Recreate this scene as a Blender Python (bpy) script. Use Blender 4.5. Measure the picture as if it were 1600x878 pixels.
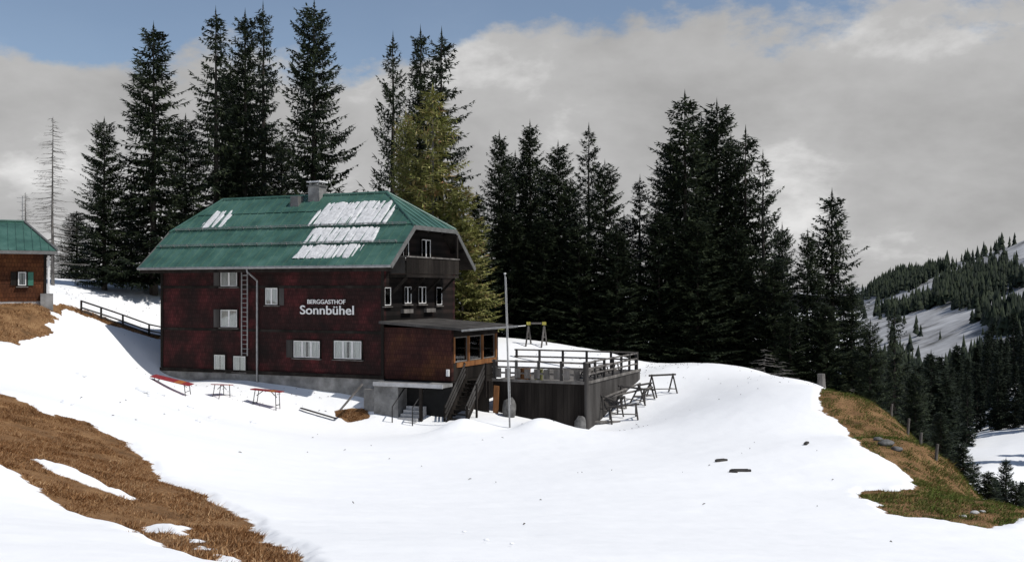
import bpy, math, random
import numpy as np
from mathutils import Vector

for o in list(bpy.data.objects): bpy.data.objects.remove(o, do_unlink=True)
S = bpy.context.scene
COL = S.collection
R = math.radians
random.seed(7)

# ------------------------------------------------------------------ camera
CAMZ = 5.1            # metres above the inn's ground floor
FPX, CX, HY = 1600.0, 800.0, 453.0     # focal length, centre and horizon of the photograph in its pixels
cam_d = bpy.data.cameras.new('camera'); cam = bpy.data.objects.new('camera', cam_d); COL.objects.link(cam)
cam_d.sensor_width = 36.0; cam_d.lens = 36.0 * FPX / 1600.0
cam_d.shift_y = (HY - 439.0) / 1600.0
cam_d.clip_start = 0.1; cam_d.clip_end = 20000
cam.location = (0, 0, CAMZ); cam.rotation_euler = (R(90), 0, 0)
S.camera = cam
S.render.resolution_x, S.render.resolution_y = 1024, 561

# ------------------------------------------------------------------ sky and sun
SUN_H = Vector((0.905, -0.425)); SUN_EL = R(53)
SUN_ROT = math.atan2(SUN_H.x, SUN_H.y)
W = bpy.data.worlds.new('World'); S.world = W; W.use_nodes = True
nt = W.node_tree; N = nt.nodes; L = nt.links; N.clear()
def nd(t, **k):
    n = N.new(t)
    for a, b in k.items(): setattr(n, a, b)
    return n
def vmath(op, a, b=None):
    n = nd('ShaderNodeVectorMath', operation=op)
    for i, q in enumerate((a, b)):
        if q is None: continue
        if isinstance(q, (tuple, list)): n.inputs[i].default_value = q
        else: L.new(q, n.inputs[i])
    return n
def fmath(op, a, b=None, c=None, clamp=False):
    n = nd('ShaderNodeMath', operation=op); n.use_clamp = clamp
    for i, q in enumerate((a, b, c)):
        if q is None: continue
        if isinstance(q, (int, float)): n.inputs[i].default_value = q
        else: L.new(q, n.inputs[i])
    return n.outputs[0]
out = nd('ShaderNodeOutputWorld'); bg = nd('ShaderNodeBackground'); L.new(bg.outputs[0], out.inputs[0])
sky = nd('ShaderNodeTexSky', sky_type='NISHITA'); sky.sun_disc = False
sky.sun_elevation = SUN_EL; sky.sun_rotation = SUN_ROT; sky.altitude = 1400; sky.air_density = 1.0; sky.dust_density = 0.4; sky.ozone_density = 1.5
tc = nd('ShaderNodeTexCoord')
sep = nd('ShaderNodeSeparateXYZ'); L.new(tc.outputs['Generated'], sep.inputs[0])
zc = fmath('MAXIMUM', sep.outputs[2], 0.0)
den = fmath('ADD', zc, 0.42)
comb = nd('ShaderNodeCombineXYZ')
L.new(fmath('DIVIDE', sep.outputs[0], den), comb.inputs[0]); L.new(fmath('DIVIDE', sep.outputs[1], den), comb.inputs[1])
def noise(scale, detail, rough, off, dist=0.0, src=None, stretch=(1, 1, 1)):
    mp = nd('ShaderNodeMapping'); L.new(src or comb.outputs[0], mp.inputs[0])
    mp.inputs['Location'].default_value = off; mp.inputs['Scale'].default_value = stretch
    n = nd('ShaderNodeTexNoise'); L.new(mp.outputs[0], n.inputs[0])
    n.inputs['Scale'].default_value = scale; n.inputs['Detail'].default_value = detail
    n.inputs['Roughness'].default_value = rough; n.inputs['Distortion'].default_value = dist
    return n.outputs['Fac']
cover = noise(2.9, 10, 0.60, (3.1, 1.7, 0.4), 0.1)
shade = noise(3.0, 9, 0.58, (7.3, 2.2, 5.0), 0.1)
# clouds thin out with height above the horizon, most of all towards the left of the view
lift = fmath('MULTIPLY', fmath('SUBTRACT', zc, 0.19), 3.2)
left = fmath('MULTIPLY', fmath('MULTIPLY', sep.outputs[0], -0.5), fmath('GREATER_THAN', zc, 0.0))
dens = fmath('SUBTRACT', fmath('ADD', cover, 0.055), fmath('ADD', lift, fmath('MULTIPLY', left, fmath('MULTIPLY', zc, 2.0))))
cr = nd('ShaderNodeMapRange'); cr.interpolation_type = 'SMOOTHSTEP'
L.new(dens, cr.inputs['Value']); cr.inputs['From Min'].default_value = 0.38; cr.inputs['From Max'].default_value = 0.50
# the cover never opens to more than broken cloud overhead
cl_max = fmath('MAXIMUM', cr.outputs[0], 0.10)
cramp = nd('ShaderNodeValToRGB'); L.new(shade, cramp.inputs[0])
e = cramp.color_ramp.elements
e[0].position = 0.36; e[0].color = (0.40, 0.397, 0.395, 1)
e[1].position = 0.70; e[1].color = (0.78, 0.775, 0.77, 1)
m_ = cramp.color_ramp.elements.new(0.56); m_.color = (0.50, 0.497, 0.495, 1)
skym = nd('ShaderNodeMix', data_type='RGBA', blend_type='MULTIPLY'); skym.inputs[0].default_value = 1
L.new(sky.outputs[0], skym.inputs[6]); skym.inputs[7].default_value = (0.11, 0.105, 0.10, 1)
mixc = nd('ShaderNodeMix', data_type='RGBA'); L.new(cl_max, mixc.inputs[0])
L.new(skym.outputs[2], mixc.inputs[6]); L.new(cramp.outputs[0], mixc.inputs[7])
L.new(mixc.outputs[2], bg.inputs[0]); bg.inputs[1].default_value = 1.0

sd_ = bpy.data.lights.new('sun', 'SUN'); sd_.energy = 3.6; sd_.angle = R(0.6); sd_.color = (1, 0.965, 0.91)
sun = bpy.data.objects.new('sun', sd_); COL.objects.link(sun); sun.location = (40, -20, 60)
to_sun = Vector((SUN_H.x * math.cos(SUN_EL), SUN_H.y * math.cos(SUN_EL), math.sin(SUN_EL)))
sun.rotation_euler = (-to_sun).to_track_quat('-Z', 'Y').to_euler()
S.view_settings.view_transform = 'Standard'; S.view_settings.look = 'None'
S.view_settings.exposure = 0; S.view_settings.gamma = 1; S.view_settings.use_curve_mapping = False

# ------------------------------------------------------------------ helpers
def pix(px, py, Y):                       # a pixel of the photograph at depth Y
    return Vector(((px - CX) / FPX * Y, Y, CAMZ + (HY - py) / FPX * Y))

class MB:
    def __init__(s): s.v = []; s.f = []
    def add(s, vs, fs):
        o = len(s.v); s.v += [tuple(p) for p in vs]; s.f += [tuple(i + o for i in f) for f in fs]; return s
    def box(s, x0, x1, y0, y1, z0, z1):
        return s.add([(x0,y0,z0),(x1,y0,z0),(x1,y1,z0),(x0,y1,z0),(x0,y0,z1),(x1,y0,z1),(x1,y1,z1),(x0,y1,z1)],
                     [(0,3,2,1),(4,5,6,7),(0,1,5,4),(1,2,6,5),(2,3,7,6),(3,0,4,7)])
    def bar(s, a, b, w, h=None, up=(0,0,1)):
        a = Vector(a); b = Vector(b); h = w if h is None else h
        d = (b - a).normalized(); u = Vector(up)
        if abs(d.dot(u)) > 0.97: u = Vector((0, 1, 0))
        x = d.cross(u).normalized(); y = x.cross(d).normalized()
        vs = [p + x * i * w / 2 + y * j * h / 2 for p in (a, b) for i, j in ((-1,-1),(1,-1),(1,1),(-1,1))]
        return s.add(vs, [(0,1,2,3),(7,6,5,4),(0,4,5,1),(1,5,6,2),(2,6,7,3),(3,7,4,0)])
    def tube(s, pts, rad, n=8, caps=True):
        pts = [Vector(p) for p in pts]; rad = rad if isinstance(rad, (list, tuple)) else [rad] * len(pts)
        vs = []; fs = []
        for i, p in enumerate(pts):
            d = (pts[min(i+1, len(pts)-1)] - pts[max(i-1, 0)]).normalized()
            u = Vector((0,0,1)) if abs(d.z) < 0.95 else Vector((1,0,0))
            x = d.cross(u).normalized(); y = x.cross(d)
            for k in range(n):
                a = 2 * math.pi * k / n; vs.append(p + (x * math.cos(a) + y * math.sin(a)) * rad[i])
        for i in range(len(pts) - 1):
            for k in range(n):
                k2 = (k + 1) % n; fs.append((i*n+k, i*n+k2, (i+1)*n+k2, (i+1)*n+k))
        if caps: fs.append(tuple(range(n))[::-1]); fs.append(tuple((len(pts)-1)*n + k for k in range(n)))
        return s.add(vs, fs)
    def slab(s, poly, n, t):              # polygon extruded by t along n (poly is the top face)
        n = Vector(n).normalized(); m = len(poly); top = [Vector(p) for p in poly]; bot = [p - n * t for p in top]
        return s.add(top + bot, [tuple(range(m)), tuple(range(2*m-1, m-1, -1))] + [(i, i+m, (i+1) % m + m, (i+1) % m) for i in range(m)])
    def mesh(s, name): 
        me = bpy.data.meshes.new(name); me.from_pydata(s.v, [], s.f); me.update(); return me
    def build(s, name, m, parent=None, smooth=False):
        return link(name, s.mesh(name), m, parent, smooth)

def link(name, me, m, parent=None, smooth=False):
    o = bpy.data.objects.new(name, me); COL.objects.link(o)
    if m is not None and not me.materials: me.materials.append(m)
    if parent: o.parent = parent
    if smooth: me.polygons.foreach_set('use_smooth', [True] * len(me.polygons))
    return o
def np_mesh(name, verts, faces, k):       # numpy vertices and k-gon faces
    me = bpy.data.meshes.new(name); nv, nf = len(verts), len(faces)
    me.vertices.add(nv); me.vertices.foreach_set('co', np.asarray(verts, np.float32).ravel())
    me.loops.add(nf * k); me.loops.foreach_set('vertex_index', np.asarray(faces, np.int32).ravel())
    me.polygons.add(nf); me.polygons.foreach_set('loop_start', np.arange(0, nf * k, k, dtype=np.int32))
    me.update(calc_edges=True); return me
def tag(o, label=None, cat=None, group=None, kind=None):
    if label: o['label'] = label
    if cat: o['category'] = cat
    if group: o['group'] = group
    if kind: o['kind'] = kind
    return o
def empty(name, loc=(0,0,0), rz=0.0, label=None, cat=None, group=None):
    o = bpy.data.objects.new(name, None); COL.objects.link(o); o.location = loc; o.rotation_euler = (0, 0, rz)
    o.empty_display_size = 0.2
    return tag(o, label, cat, group)
def copy_tree(o, parent=None):
    c = o.copy(); COL.objects.link(c); c.parent = parent
    for ch in [q for q in bpy.data.objects if q.parent == o]: copy_tree(ch, c)
    return c

# ------------------------------------------------------------------ materials
def mat(name, cols, scale=4.0, rough=0.8, bump=0.0, bscale=None, stretch=(1,1,1), detail=6, metal=0.0, island=0.0, spec=0.3, pos=None, coord='Object'):
    m = bpy.data.materials.new(name); m.use_nodes = True; t = m.node_tree; p = t.nodes['Principled BSDF']
    p.inputs['Roughness'].default_value = rough; p.inputs['Metallic'].default_value = metal; p.inputs['Specular IOR Level'].default_value = spec
    tcn = t.nodes.new('ShaderNodeTexCoord'); mp = t.nodes.new('ShaderNodeMapping'); mp.inputs['Scale'].default_value = stretch
    t.links.new(tcn.outputs[coord], mp.inputs[0])
    nz = t.nodes.new('ShaderNodeTexNoise'); nz.inputs['Scale'].default_value = scale; nz.inputs['Detail'].default_value = detail
    nz.inputs['Roughness'].default_value = 0.62
    t.links.new(mp.outputs[0], nz.inputs[0])
    rp = t.nodes.new('ShaderNodeValToRGB'); el = rp.color_ramp.elements
    n = len(cols)
    ps = pos or [0.32 + 0.36 * i / max(1, n - 1) for i in range(n)]
    while len(el) < n: el.new(0.5)
    for i in range(n): el[i].position = ps[i]; el[i].color = (*cols[i], 1)
    fac = nz.outputs['Fac']
    if island:
        g = t.nodes.new('ShaderNodeNewGeometry'); ma = t.nodes.new('ShaderNodeMath'); ma.operation = 'MULTIPLY_ADD'
        t.links.new(g.outputs['Random Per Island'], ma.inputs[0]); ma.inputs[1].default_value = island
        mb_ = t.nodes.new('ShaderNodeMath'); mb_.operation = 'SUBTRACT'; t.links.new(fac, mb_.inputs[0]); mb_.inputs[1].default_value = island / 2
        t.links.new(mb_.outputs[0], ma.inputs[2]); fac = ma.outputs[0]
    t.links.new(fac, rp.inputs[0]); t.links.new(rp.outputs[0], p.inputs['Base Color'])
    if bump:
        b = t.nodes.new('ShaderNodeBump'); b.inputs['Strength'].default_value = bump; b.inputs['Distance'].default_value = 0.05
        n2 = t.nodes.new('ShaderNodeTexNoise'); n2.inputs['Scale'].default_value = bscale or scale * 4; n2.inputs['Detail'].default_value = 5
        t.links.new(mp.outputs[0], n2.inputs[0]); t.links.new(n2.outputs['Fac'], b.inputs['Height']); t.links.new(b.outputs[0], p.inputs['Normal'])
    return m

def shingle_mat(name, cols, tone):        # weathered wood shingles: rows of little boards plus large worn patches
    m = mat(name, cols, 0.55, 0.85, 0, detail=8, spec=0.15)
    t = m.node_tree; p = t.nodes['Principled BSDF']
    tcn = [n for n in t.nodes if n.type == 'TEX_COORD'][0]
    mp = t.nodes.new('ShaderNodeMapping'); t.links.new(tcn.outputs['Object'], mp.inputs[0]); mp.inputs['Rotation'].default_value = (R(90), 0, 0)
    br = t.nodes.new('ShaderNodeTexBrick'); t.links.new(mp.outputs[0], br.inputs[0])
    br.inputs['Scale'].default_value = 1; br.inputs['Brick Width'].default_value = 0.16; br.inputs['Row Height'].default_value = 0.24; br.inputs['Mortar Size'].default_value = 0.012
    br.inputs['Color1'].default_value = (1, 1, 1, 1); br.inputs['Color2'].default_value = (tone, tone, tone, 1); br.inputs['Mortar'].default_value = (0.3, 0.3, 0.3, 1)
    mx = t.nodes.new('ShaderNodeMix'); mx.data_type = 'RGBA'; mx.blend_type = 'MULTIPLY'; mx.inputs[0].default_value = 0.8
    rp = [n for n in t.nodes if n.type == 'VALTORGB'][0]
    t.links.new(rp.outputs[0], mx.inputs[6]); t.links.new(br.outputs['Color'], mx.inputs[7]); t.links.new(mx.outputs[2], p.inputs['Base Color'])
    b = t.nodes.new('ShaderNodeBump'); b.inputs['Strength'].default_value = 0.6; b.inputs['Distance'].default_value = 0.02
    t.links.new(br.outputs['Color'], b.inputs['Height']); t.links.new(b.outputs[0], p.inputs['Normal'])
    return m

M = {}
M['shingle'] = shingle_mat('wood_shingle', [(0.016,0.011,0.010),(0.036,0.014,0.013),(0.105,0.023,0.024)], 0.55)
M['shingle_shaded'] = shingle_mat('shaded_dark_shingle', [(0.008,0.007,0.006),(0.014,0.011,0.010),(0.03,0.018,0.014)], 0.6)  # dark weathered wood, with the shade on the gable put into the colour
M['shingle_annex'] = shingle_mat('annex_shingle', [(0.02,0.011,0.010),(0.055,0.02,0.016),(0.11,0.045,0.02)], 0.6)
M['shingle_warm'] = shingle_mat('warm_wood', [(0.05,0.02,0.012),(0.12,0.045,0.02),(0.17,0.07,0.028)], 0.6)
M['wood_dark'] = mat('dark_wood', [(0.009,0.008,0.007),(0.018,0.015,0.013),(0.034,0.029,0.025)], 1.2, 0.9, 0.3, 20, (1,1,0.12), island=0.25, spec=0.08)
M['wood_grey'] = mat('grey_wood', [(0.05,0.046,0.042),(0.12,0.11,0.10),(0.21,0.195,0.18)], 2.0, 0.9, 0.3, 24, (1,1,0.3), island=0.3)
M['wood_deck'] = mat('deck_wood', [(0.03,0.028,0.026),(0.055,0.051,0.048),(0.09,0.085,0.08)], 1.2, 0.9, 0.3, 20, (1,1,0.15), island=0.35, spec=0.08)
M['wood_orange'] = mat('orange_wood', [(0.12,0.045,0.015),(0.22,0.09,0.03),(0.30,0.14,0.05)], 3, 0.7, 0.2, 20, (1,1,0.2), island=0.2)
M['roof'] = mat('green_sheet', [(0.026,0.07,0.054),(0.043,0.11,0.084),(0.07,0.15,0.12)], 0.8, 0.42, 0.05, 6, island=0.22, spec=0.5)
M['roof_trim'] = mat('grey_trim', [(0.09,0.09,0.085),(0.15,0.15,0.145)], 3, 0.5, spec=0.5)
M['concrete'] = mat('concrete', [(0.10,0.098,0.095),(0.19,0.187,0.18),(0.30,0.295,0.285)], 1.1, 0.95, 0.25, 12)
M['plaster'] = mat('pale_plaster', [(0.30,0.295,0.29),(0.45,0.445,0.44),(0.58,0.57,0.56)], 1.4, 0.95, 0.2, 14)
M['white'] = mat('white_paint', [(0.68,0.67,0.65),(0.8,0.79,0.77)], 5, 0.6)
M['curtain'] = mat('white_curtain', [(0.55,0.54,0.53),(0.80,0.79,0.78)], 2.5, 0.9, stretch=(6,6,0.4))
M['metal'] = mat('grey_metal', [(0.22,0.22,0.22),(0.36,0.36,0.355)], 4, 0.45, metal=0.6)
M['iron'] = mat('dark_iron', [(0.02,0.02,0.02),(0.05,0.048,0.046)], 6, 0.6, metal=0.3)
M['red'] = mat('red_paint', [(0.17,0.02,0.025),(0.30,0.04,0.04)], 6, 0.5)
M['orange'] = mat('orange_paint', [(0.30,0.09,0.025),(0.38,0.14,0.04)], 6, 0.5)
M['yellow'] = mat('yellow_paint', [(0.35,0.31,0.06),(0.48,0.43,0.10)], 6, 0.5)
M['green'] = mat('green_paint', [(0.03,0.13,0.09),(0.05,0.17,0.12)], 5, 0.5)
M['olive'] = mat('olive_paint', [(0.12,0.12,0.04),(0.18,0.18,0.07)], 5, 0.6)
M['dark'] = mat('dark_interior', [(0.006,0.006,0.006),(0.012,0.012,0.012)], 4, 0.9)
M['bark'] = mat('bark', [(0.02,0.016,0.013),(0.05,0.042,0.036),(0.09,0.08,0.07)], 3, 0.95, 0.4, 16, (1,1,0.25))
M['bark_pale'] = mat('pale_bark', [(0.07,0.063,0.056),(0.14,0.13,0.12),(0.2,0.19,0.175)], 3, 0.95, 0.3, 16, (1,1,0.3))
M['needle'] = mat('spruce_needles', [(0.010,0.017,0.009),(0.023,0.034,0.017),(0.046,0.060,0.027)], 0.35, 0.65, island=0.45, spec=0.25)
M['needle_far'] = mat('far_needles', [(0.010,0.016,0.011),(0.019,0.027,0.016),(0.03,0.04,0.022)], 0.05, 0.75, island=0.4, spec=0.15)
M['larch'] = mat('larch_twigs', [(0.16,0.17,0.05),(0.28,0.29,0.10),(0.38,0.34,0.15),(0.44,0.23,0.13)], 0.3, 0.8, island=0.45, spec=0.15, pos=[.3,.5,.66,.8])
M['rock'] = mat('rock', [(0.06,0.058,0.055),(0.12,0.118,0.114),(0.19,0.186,0.18)], 2.5, 0.95, 0.5, 8)
M['grass'] = mat('dry_grass', [(0.16,0.075,0.028),(0.33,0.175,0.078),(0.44,0.255,0.125),(0.54,0.37,0.21)], 0.9, 0.9, island=0.55, spec=0.1, pos=[.25,.45,.6,.78])
M['grass_green'] = mat('spring_grass', [(0.085,0.12,0.022),(0.14,0.18,0.045),(0.22,0.20,0.07),(0.34,0.19,0.09)], 0.5, 0.9, island=0.4, spec=0.1, pos=[.38,.55,.66,.76])
M['snow'] = mat('snow', [(0.84,0.85,0.86),(0.88,0.885,0.89)], 0.8, 0.75, 0.25, 5, spec=0.15)
M['hill_snow'] = mat('cloud_shaded_snow', [(0.10,0.10,0.095),(0.32,0.32,0.325),(0.46,0.463,0.47)], 0.035, 0.9, detail=10, pos=[.34,.46,.62], spec=.05)  # greyed snow: the cloud shadow over the hills is painted into this colour
M['roof_snow'] = mat('old_snow', [(0.48,0.48,0.48),(0.74,0.74,0.74)], 5, 0.85, 0.4, 10, spec=0.1)
def glass_mat():
    m = bpy.data.materials.new('window_glass'); m.use_nodes = True; t = m.node_tree; t.nodes.clear()
    o = t.nodes.new('ShaderNodeOutputMaterial'); mx = t.nodes.new('ShaderNodeMixShader'); tr = t.nodes.new('ShaderNodeBsdfTransparent'); gl = t.nodes.new('ShaderNodeBsdfGlossy')
    fr = t.nodes.new('ShaderNodeFresnel'); fr.inputs[0].default_value = 1.5
    gl.inputs['Roughness'].default_value = 0.03; tr.inputs[0].default_value = (0.93, 0.95, 0.94, 1)
    t.links.new(fr.outputs[0], mx.inputs[0]); t.links.new(tr.outputs[0], mx.inputs[1]); t.links.new(gl.outputs[0], mx.inputs[2]); t.links.new(mx.outputs[0], o.inputs[0])
    return m
M['glass'] = glass_mat()

# ------------------------------------------------------------------ terrain
def hash2(ix, iy):
    h = (ix.astype(np.int64) * 374761393 + iy.astype(np.int64) * 668265263) & 0xffffffff
    h = ((h ^ (h >> 13)) * 1274126177) & 0xffffffff
    return ((h ^ (h >> 16)) & 0xffff) / 65535.0
def vnoise(x, y):
    ix = np.floor(x); iy = np.floor(y); fx = x - ix; fy = y - iy
    fx = fx * fx * (3 - 2 * fx); fy = fy * fy * (3 - 2 * fy)
    a = hash2(ix, iy); b = hash2(ix + 1, iy); c = hash2(ix, iy + 1); d = hash2(ix + 1, iy + 1)
    return (a * (1 - fx) + b * fx) * (1 - fy) + (c * (1 - fx) + d * fx) * fy - 0.5
def fbm(x, y, o=4):
    s = 0; a = 1.0
    for i in range(o): s = s + a * vnoise(x * 2**i + 17.3 * i, y * 2**i + 9.1 * i); a *= 0.5
    return s
def sstep(a, b, x):
    t = np.clip((x - a) / (b - a), 0, 1); return t * t * (3 - 2 * t)

ctrl_px = [  # pixel, pixel, depth: spots where the snow or grass is seen to lie
 (0,878,7.7),(0,700,18),(0,610,30),(0,530,46),(0,475,57),(-250,600,28),(-250,500,55),(70,478,57),(90,482,63),(100,446,76),(200,452,80),(40,446,78),
 (150,500,66),(135,548,62),(252,540,69),(252,515,74),(130,580,52),(60,600,38),(200,650,38),(235,588,64.6),(330,598,62.5),(420,614,60.5),(500,634,59),(575,655,57.2),
 (620,666,56),(680,671,54.7),(725,656,54.0),(760,663,54),(797,671,53.6),(838,657,53.8),(870,662,54.3),(915,678,55.6),(945,672,57),(1000,642,60),(1060,606,64),
 (1035,577,67.5),(1000,571,71),(1000,568,77),(1100,569,74),(1180,579,69),(1280,603,60),(1380,638,51),(1460,700,43),(1600,790,31),(1420,757,35),(1340,765,33.5),(1540,826,26),
 (1600,878,19),(1300,878,14),(800,878,10.6),(1200,700,42),(1000,750,34),(800,760,32),(600,760,30),(400,720,33),(470,878,9.6),(300,650,46),(500,690,46),(700,720,42),
 (250,745,24),(235,822,14.5),(120,755,17),(400,830,13.5),(1330,680,46),(1100,640,54),(1000,690,48),(880,546,71.5),(790,541,71.5),(962,556,71),(925,549,71.5)]
ctrl = [tuple(pix(*c)) for c in ctrl_px]
ctrl += [(0,0,3.4),(-12,0,5.2),(12,0,1.6),(-8,62,0.0),(-14,66,0.2),(-6,66,0.0),(-12,72,0.8),(0,66,-0.9),(5,64,-1.0),(8,68,-0.5),(-20,80,3.6),(-10,84,1.8),(5,84,0.2),(20,84,-4.5),(33,76,-15),(24,77,-6.5),(38,84,-20),
         (20,41,-4.8),(24,49,-7.5),(28,57,-10),(22.7,56,-5.2),(22.8,63,-4.2),(38,62,-13),(36,48,-11),(30,34,-7.5),(26,22,-4),(16,25,-1.6),(50,95,-24),(28,70,-11),(0,105,-1.5),(-35,100,5.6),(-20,105,3.5),(20,105,-6),(-45,70,8),(-45,40,7),(-40,110,5)]
C = np.array(ctrl)
def tps_fit(P, z, lam=0.006):
    n = len(P); d = np.hypot(P[:,None,0]-P[None,:,0], P[:,None,1]-P[None,:,1]); K = np.where(d > 0, d*d*np.log(np.maximum(d,1e-9)), 0) + lam*np.eye(n)*10
    Q = np.c_[np.ones(n), P]; A = np.zeros((n+3,n+3)); A[:n,:n] = K; A[:n,n:] = Q; A[n:,:n] = Q.T
    return np.linalg.solve(A, np.r_[z, 0, 0, 0])
TW = tps_fit(C[:,:2], C[:,2])
def base_h(x, y):
    x = np.asarray(x, float).ravel(); y = np.asarray(y, float).ravel()
    xc = np.clip(x, -60, 60); yc = np.clip(y, -25, 125); z = np.zeros(len(x))
    for i in range(0, len(x), 40000):
        d = np.hypot(xc[i:i+40000,None]-C[None,:,0], yc[i:i+40000,None]-C[None,:,1])
        K = np.where(d > 0, d*d*np.log(np.maximum(d,1e-9)), 0)
        z[i:i+40000] = K @ TW[:-3] + TW[-3] + TW[-2]*xc[i:i+40000] + TW[-1]*yc[i:i+40000]
    far = 5 - 45 * sstep(-15, 120, x) - 75 * sstep(110, 420, y) + 6 * sstep(20, -80, y)
    far = far + 14 * fbm(x / 160, y / 160, 3) * sstep(120, 300, np.hypot(x, y))
    w = sstep(38, 85, np.hypot((x + 2) * 1.0, (y - 50) * 0.72))
    return z * (1 - w) + far * w
def relief(x, y):
    r = np.hypot(x, y)
    drift = sum(a * np.exp(-((x - X0) / 1.1)**2 - ((y - Y0) / 1.0)**2) for X0, Y0, a in ((-2.5, 52.6, .38), (1.25, 52.8, .28), (-4.2, 53.6, -.12), (3.9, 54.3, -.15)))
    return drift + 0.06 * fbm(x / 4.5, y / 4.5, 3) + 0.03 * fbm(x / 0.9, y / 0.9, 3) * sstep(120, 60, r)
def raycast(px, py):
    Y = np.concatenate([np.arange(4, 100, 0.1)]); X = (px - CX) / FPX * Y; Z = CAMZ + (HY - py) / FPX * Y
    g = base_h(X, Y); k = np.argmax(g >= Z)
    if not (g >= Z).any(): k = int(np.argmin(Z - g))
    return X[k], Y[k]
def poly_w(pts): return np.array([raycast(*p) for p in pts])
def sdist(poly, x, y):                    # signed distance, positive inside
    n = len(poly); d2 = np.full(len(x), 1e9); ins = np.zeros(len(x), bool)
    for i in range(n):
        a = poly[i]; b = poly[(i+1) % n]; e = b - a; wx = x - a[0]; wy = y - a[1]
        t = np.clip((wx*e[0] + wy*e[1]) / max(e @ e, 1e-9), 0, 1)
        d2 = np.minimum(d2, (wx - e[0]*t)**2 + (wy - e[1]*t)**2)
        c = ((a[1] > y) != (b[1] > y)) & (x < (b[0]-a[0]) * (y - a[1]) / (b[1] - a[1] + 1e-12) + a[0]); ins ^= c
    return np.where(ins, 1, -1) * np.sqrt(d2)
G_left = poly_w([(-60,585),(0,610),(25,618),(60,640),(130,655),(200,690),(235,720),(250,745),(330,780),(392,812),(398,830),(440,850),(470,876),(385,878),(340,872),(260,845),(200,820),(115,790),(70,765),(40,735),(0,722),(-60,700)])
S_1 = poly_w([(45,709),(110,728),(160,748),(200,772),(150,757),(90,735)])
S_2 = poly_w([(242,816),(280,818),(330,845),(398,873),(350,868),(300,840)])
G_cab = poly_w([(-60,470),(0,471),(75,474),(132,481),(100,485),(80,490),(95,497),(75,508),(85,520),(60,524),(40,529),(0,531),(-60,533)])
G_fence = poly_w([(105,483),(130,483),(190,504),(250,523),(250,529),(190,512),(140,494)])
gr_near = poly_w([(1600,806),(1540,825),(1480,812),(1400,802),(1335,768),(1345,762),(1400,765),(1428,762),(1425,745),(1395,720),(1350,695),(1320,665),(1285,640),(1278,612)])
G_right = np.vstack([gr_near, [(20,63),(27,64),(32,54),(34,42),(32,30),(19,27.5)]])
G_porch = poly_w([(520,640),(575,638),(580,652),(545,658),(525,650)])
def grass_sd(x, y):
    g = np.maximum.reduce([np.minimum(sdist(G_left, x, y), np.minimum(-sdist(S_1, x, y), -sdist(S_2, x, y))), sdist(G_cab, x, y), sdist(G_fence, x, y), sdist(G_right, x, y), sdist(G_porch, x, y)])
    return g + 0.30 * fbm(x / 1.3, y / 1.3, 4) + 0.14 * fbm(x / 0.28 + 5, y / 0.28, 3)
def height(x, y):
    x = np.atleast_1d(np.asarray(x, float)); y = np.atleast_1d(np.asarray(y, float))
    near = np.hypot(x, y) < 110; g = np.full(len(x), -5.0)
    if near.any(): g[near] = grass_sd(x[near], y[near])
    return base_h(x, y) + relief(x, y) + 0.10 * sstep(0.05, -0.30, g) - 0.08, g
def hz(x, y): return float(height(x, y)[0][0])

radii = [1.2]
while radii[-1] < 6000:
    r = radii[-1]; radii.append(r + (0.03 * r if r < 4 else 0.11 if r < 26 else 0.2 if r < 95 else 0.04 * r))
radii = np.array(radii)
ang = np.unique(np.round(np.concatenate([np.arange(-38, 38.01, 0.17), np.arange(-180, -38, 4.0), np.arange(42, 180.1, 4.0)]), 3))
A_, R_ = np.meshgrid(np.radians(ang), radii); gx = (R_ * np.sin(A_)).ravel(); gy = (R_ * np.cos(A_)).ravel()
gz, gsd = height(gx, gy)
na, nr = len(ang), len(radii)
idx = np.arange(na * nr).reshape(nr, na)
quads = np.stack([idx[:-1,:-1], idx[:-1,1:], idx[1:,1:], idx[1:,:-1]], -1).reshape(-1, 4)[:, ::-1]
gv = np.c_[gx, gy, gz]
me = np_mesh('ground', gv, quads, 4)
at = me.attributes.new('grass', 'FLOAT', 'POINT'); at.data.foreach_set('value', gsd.astype(np.float32))
me.polygons.foreach_set('use_smooth', [True] * len(me.polygons))
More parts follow.
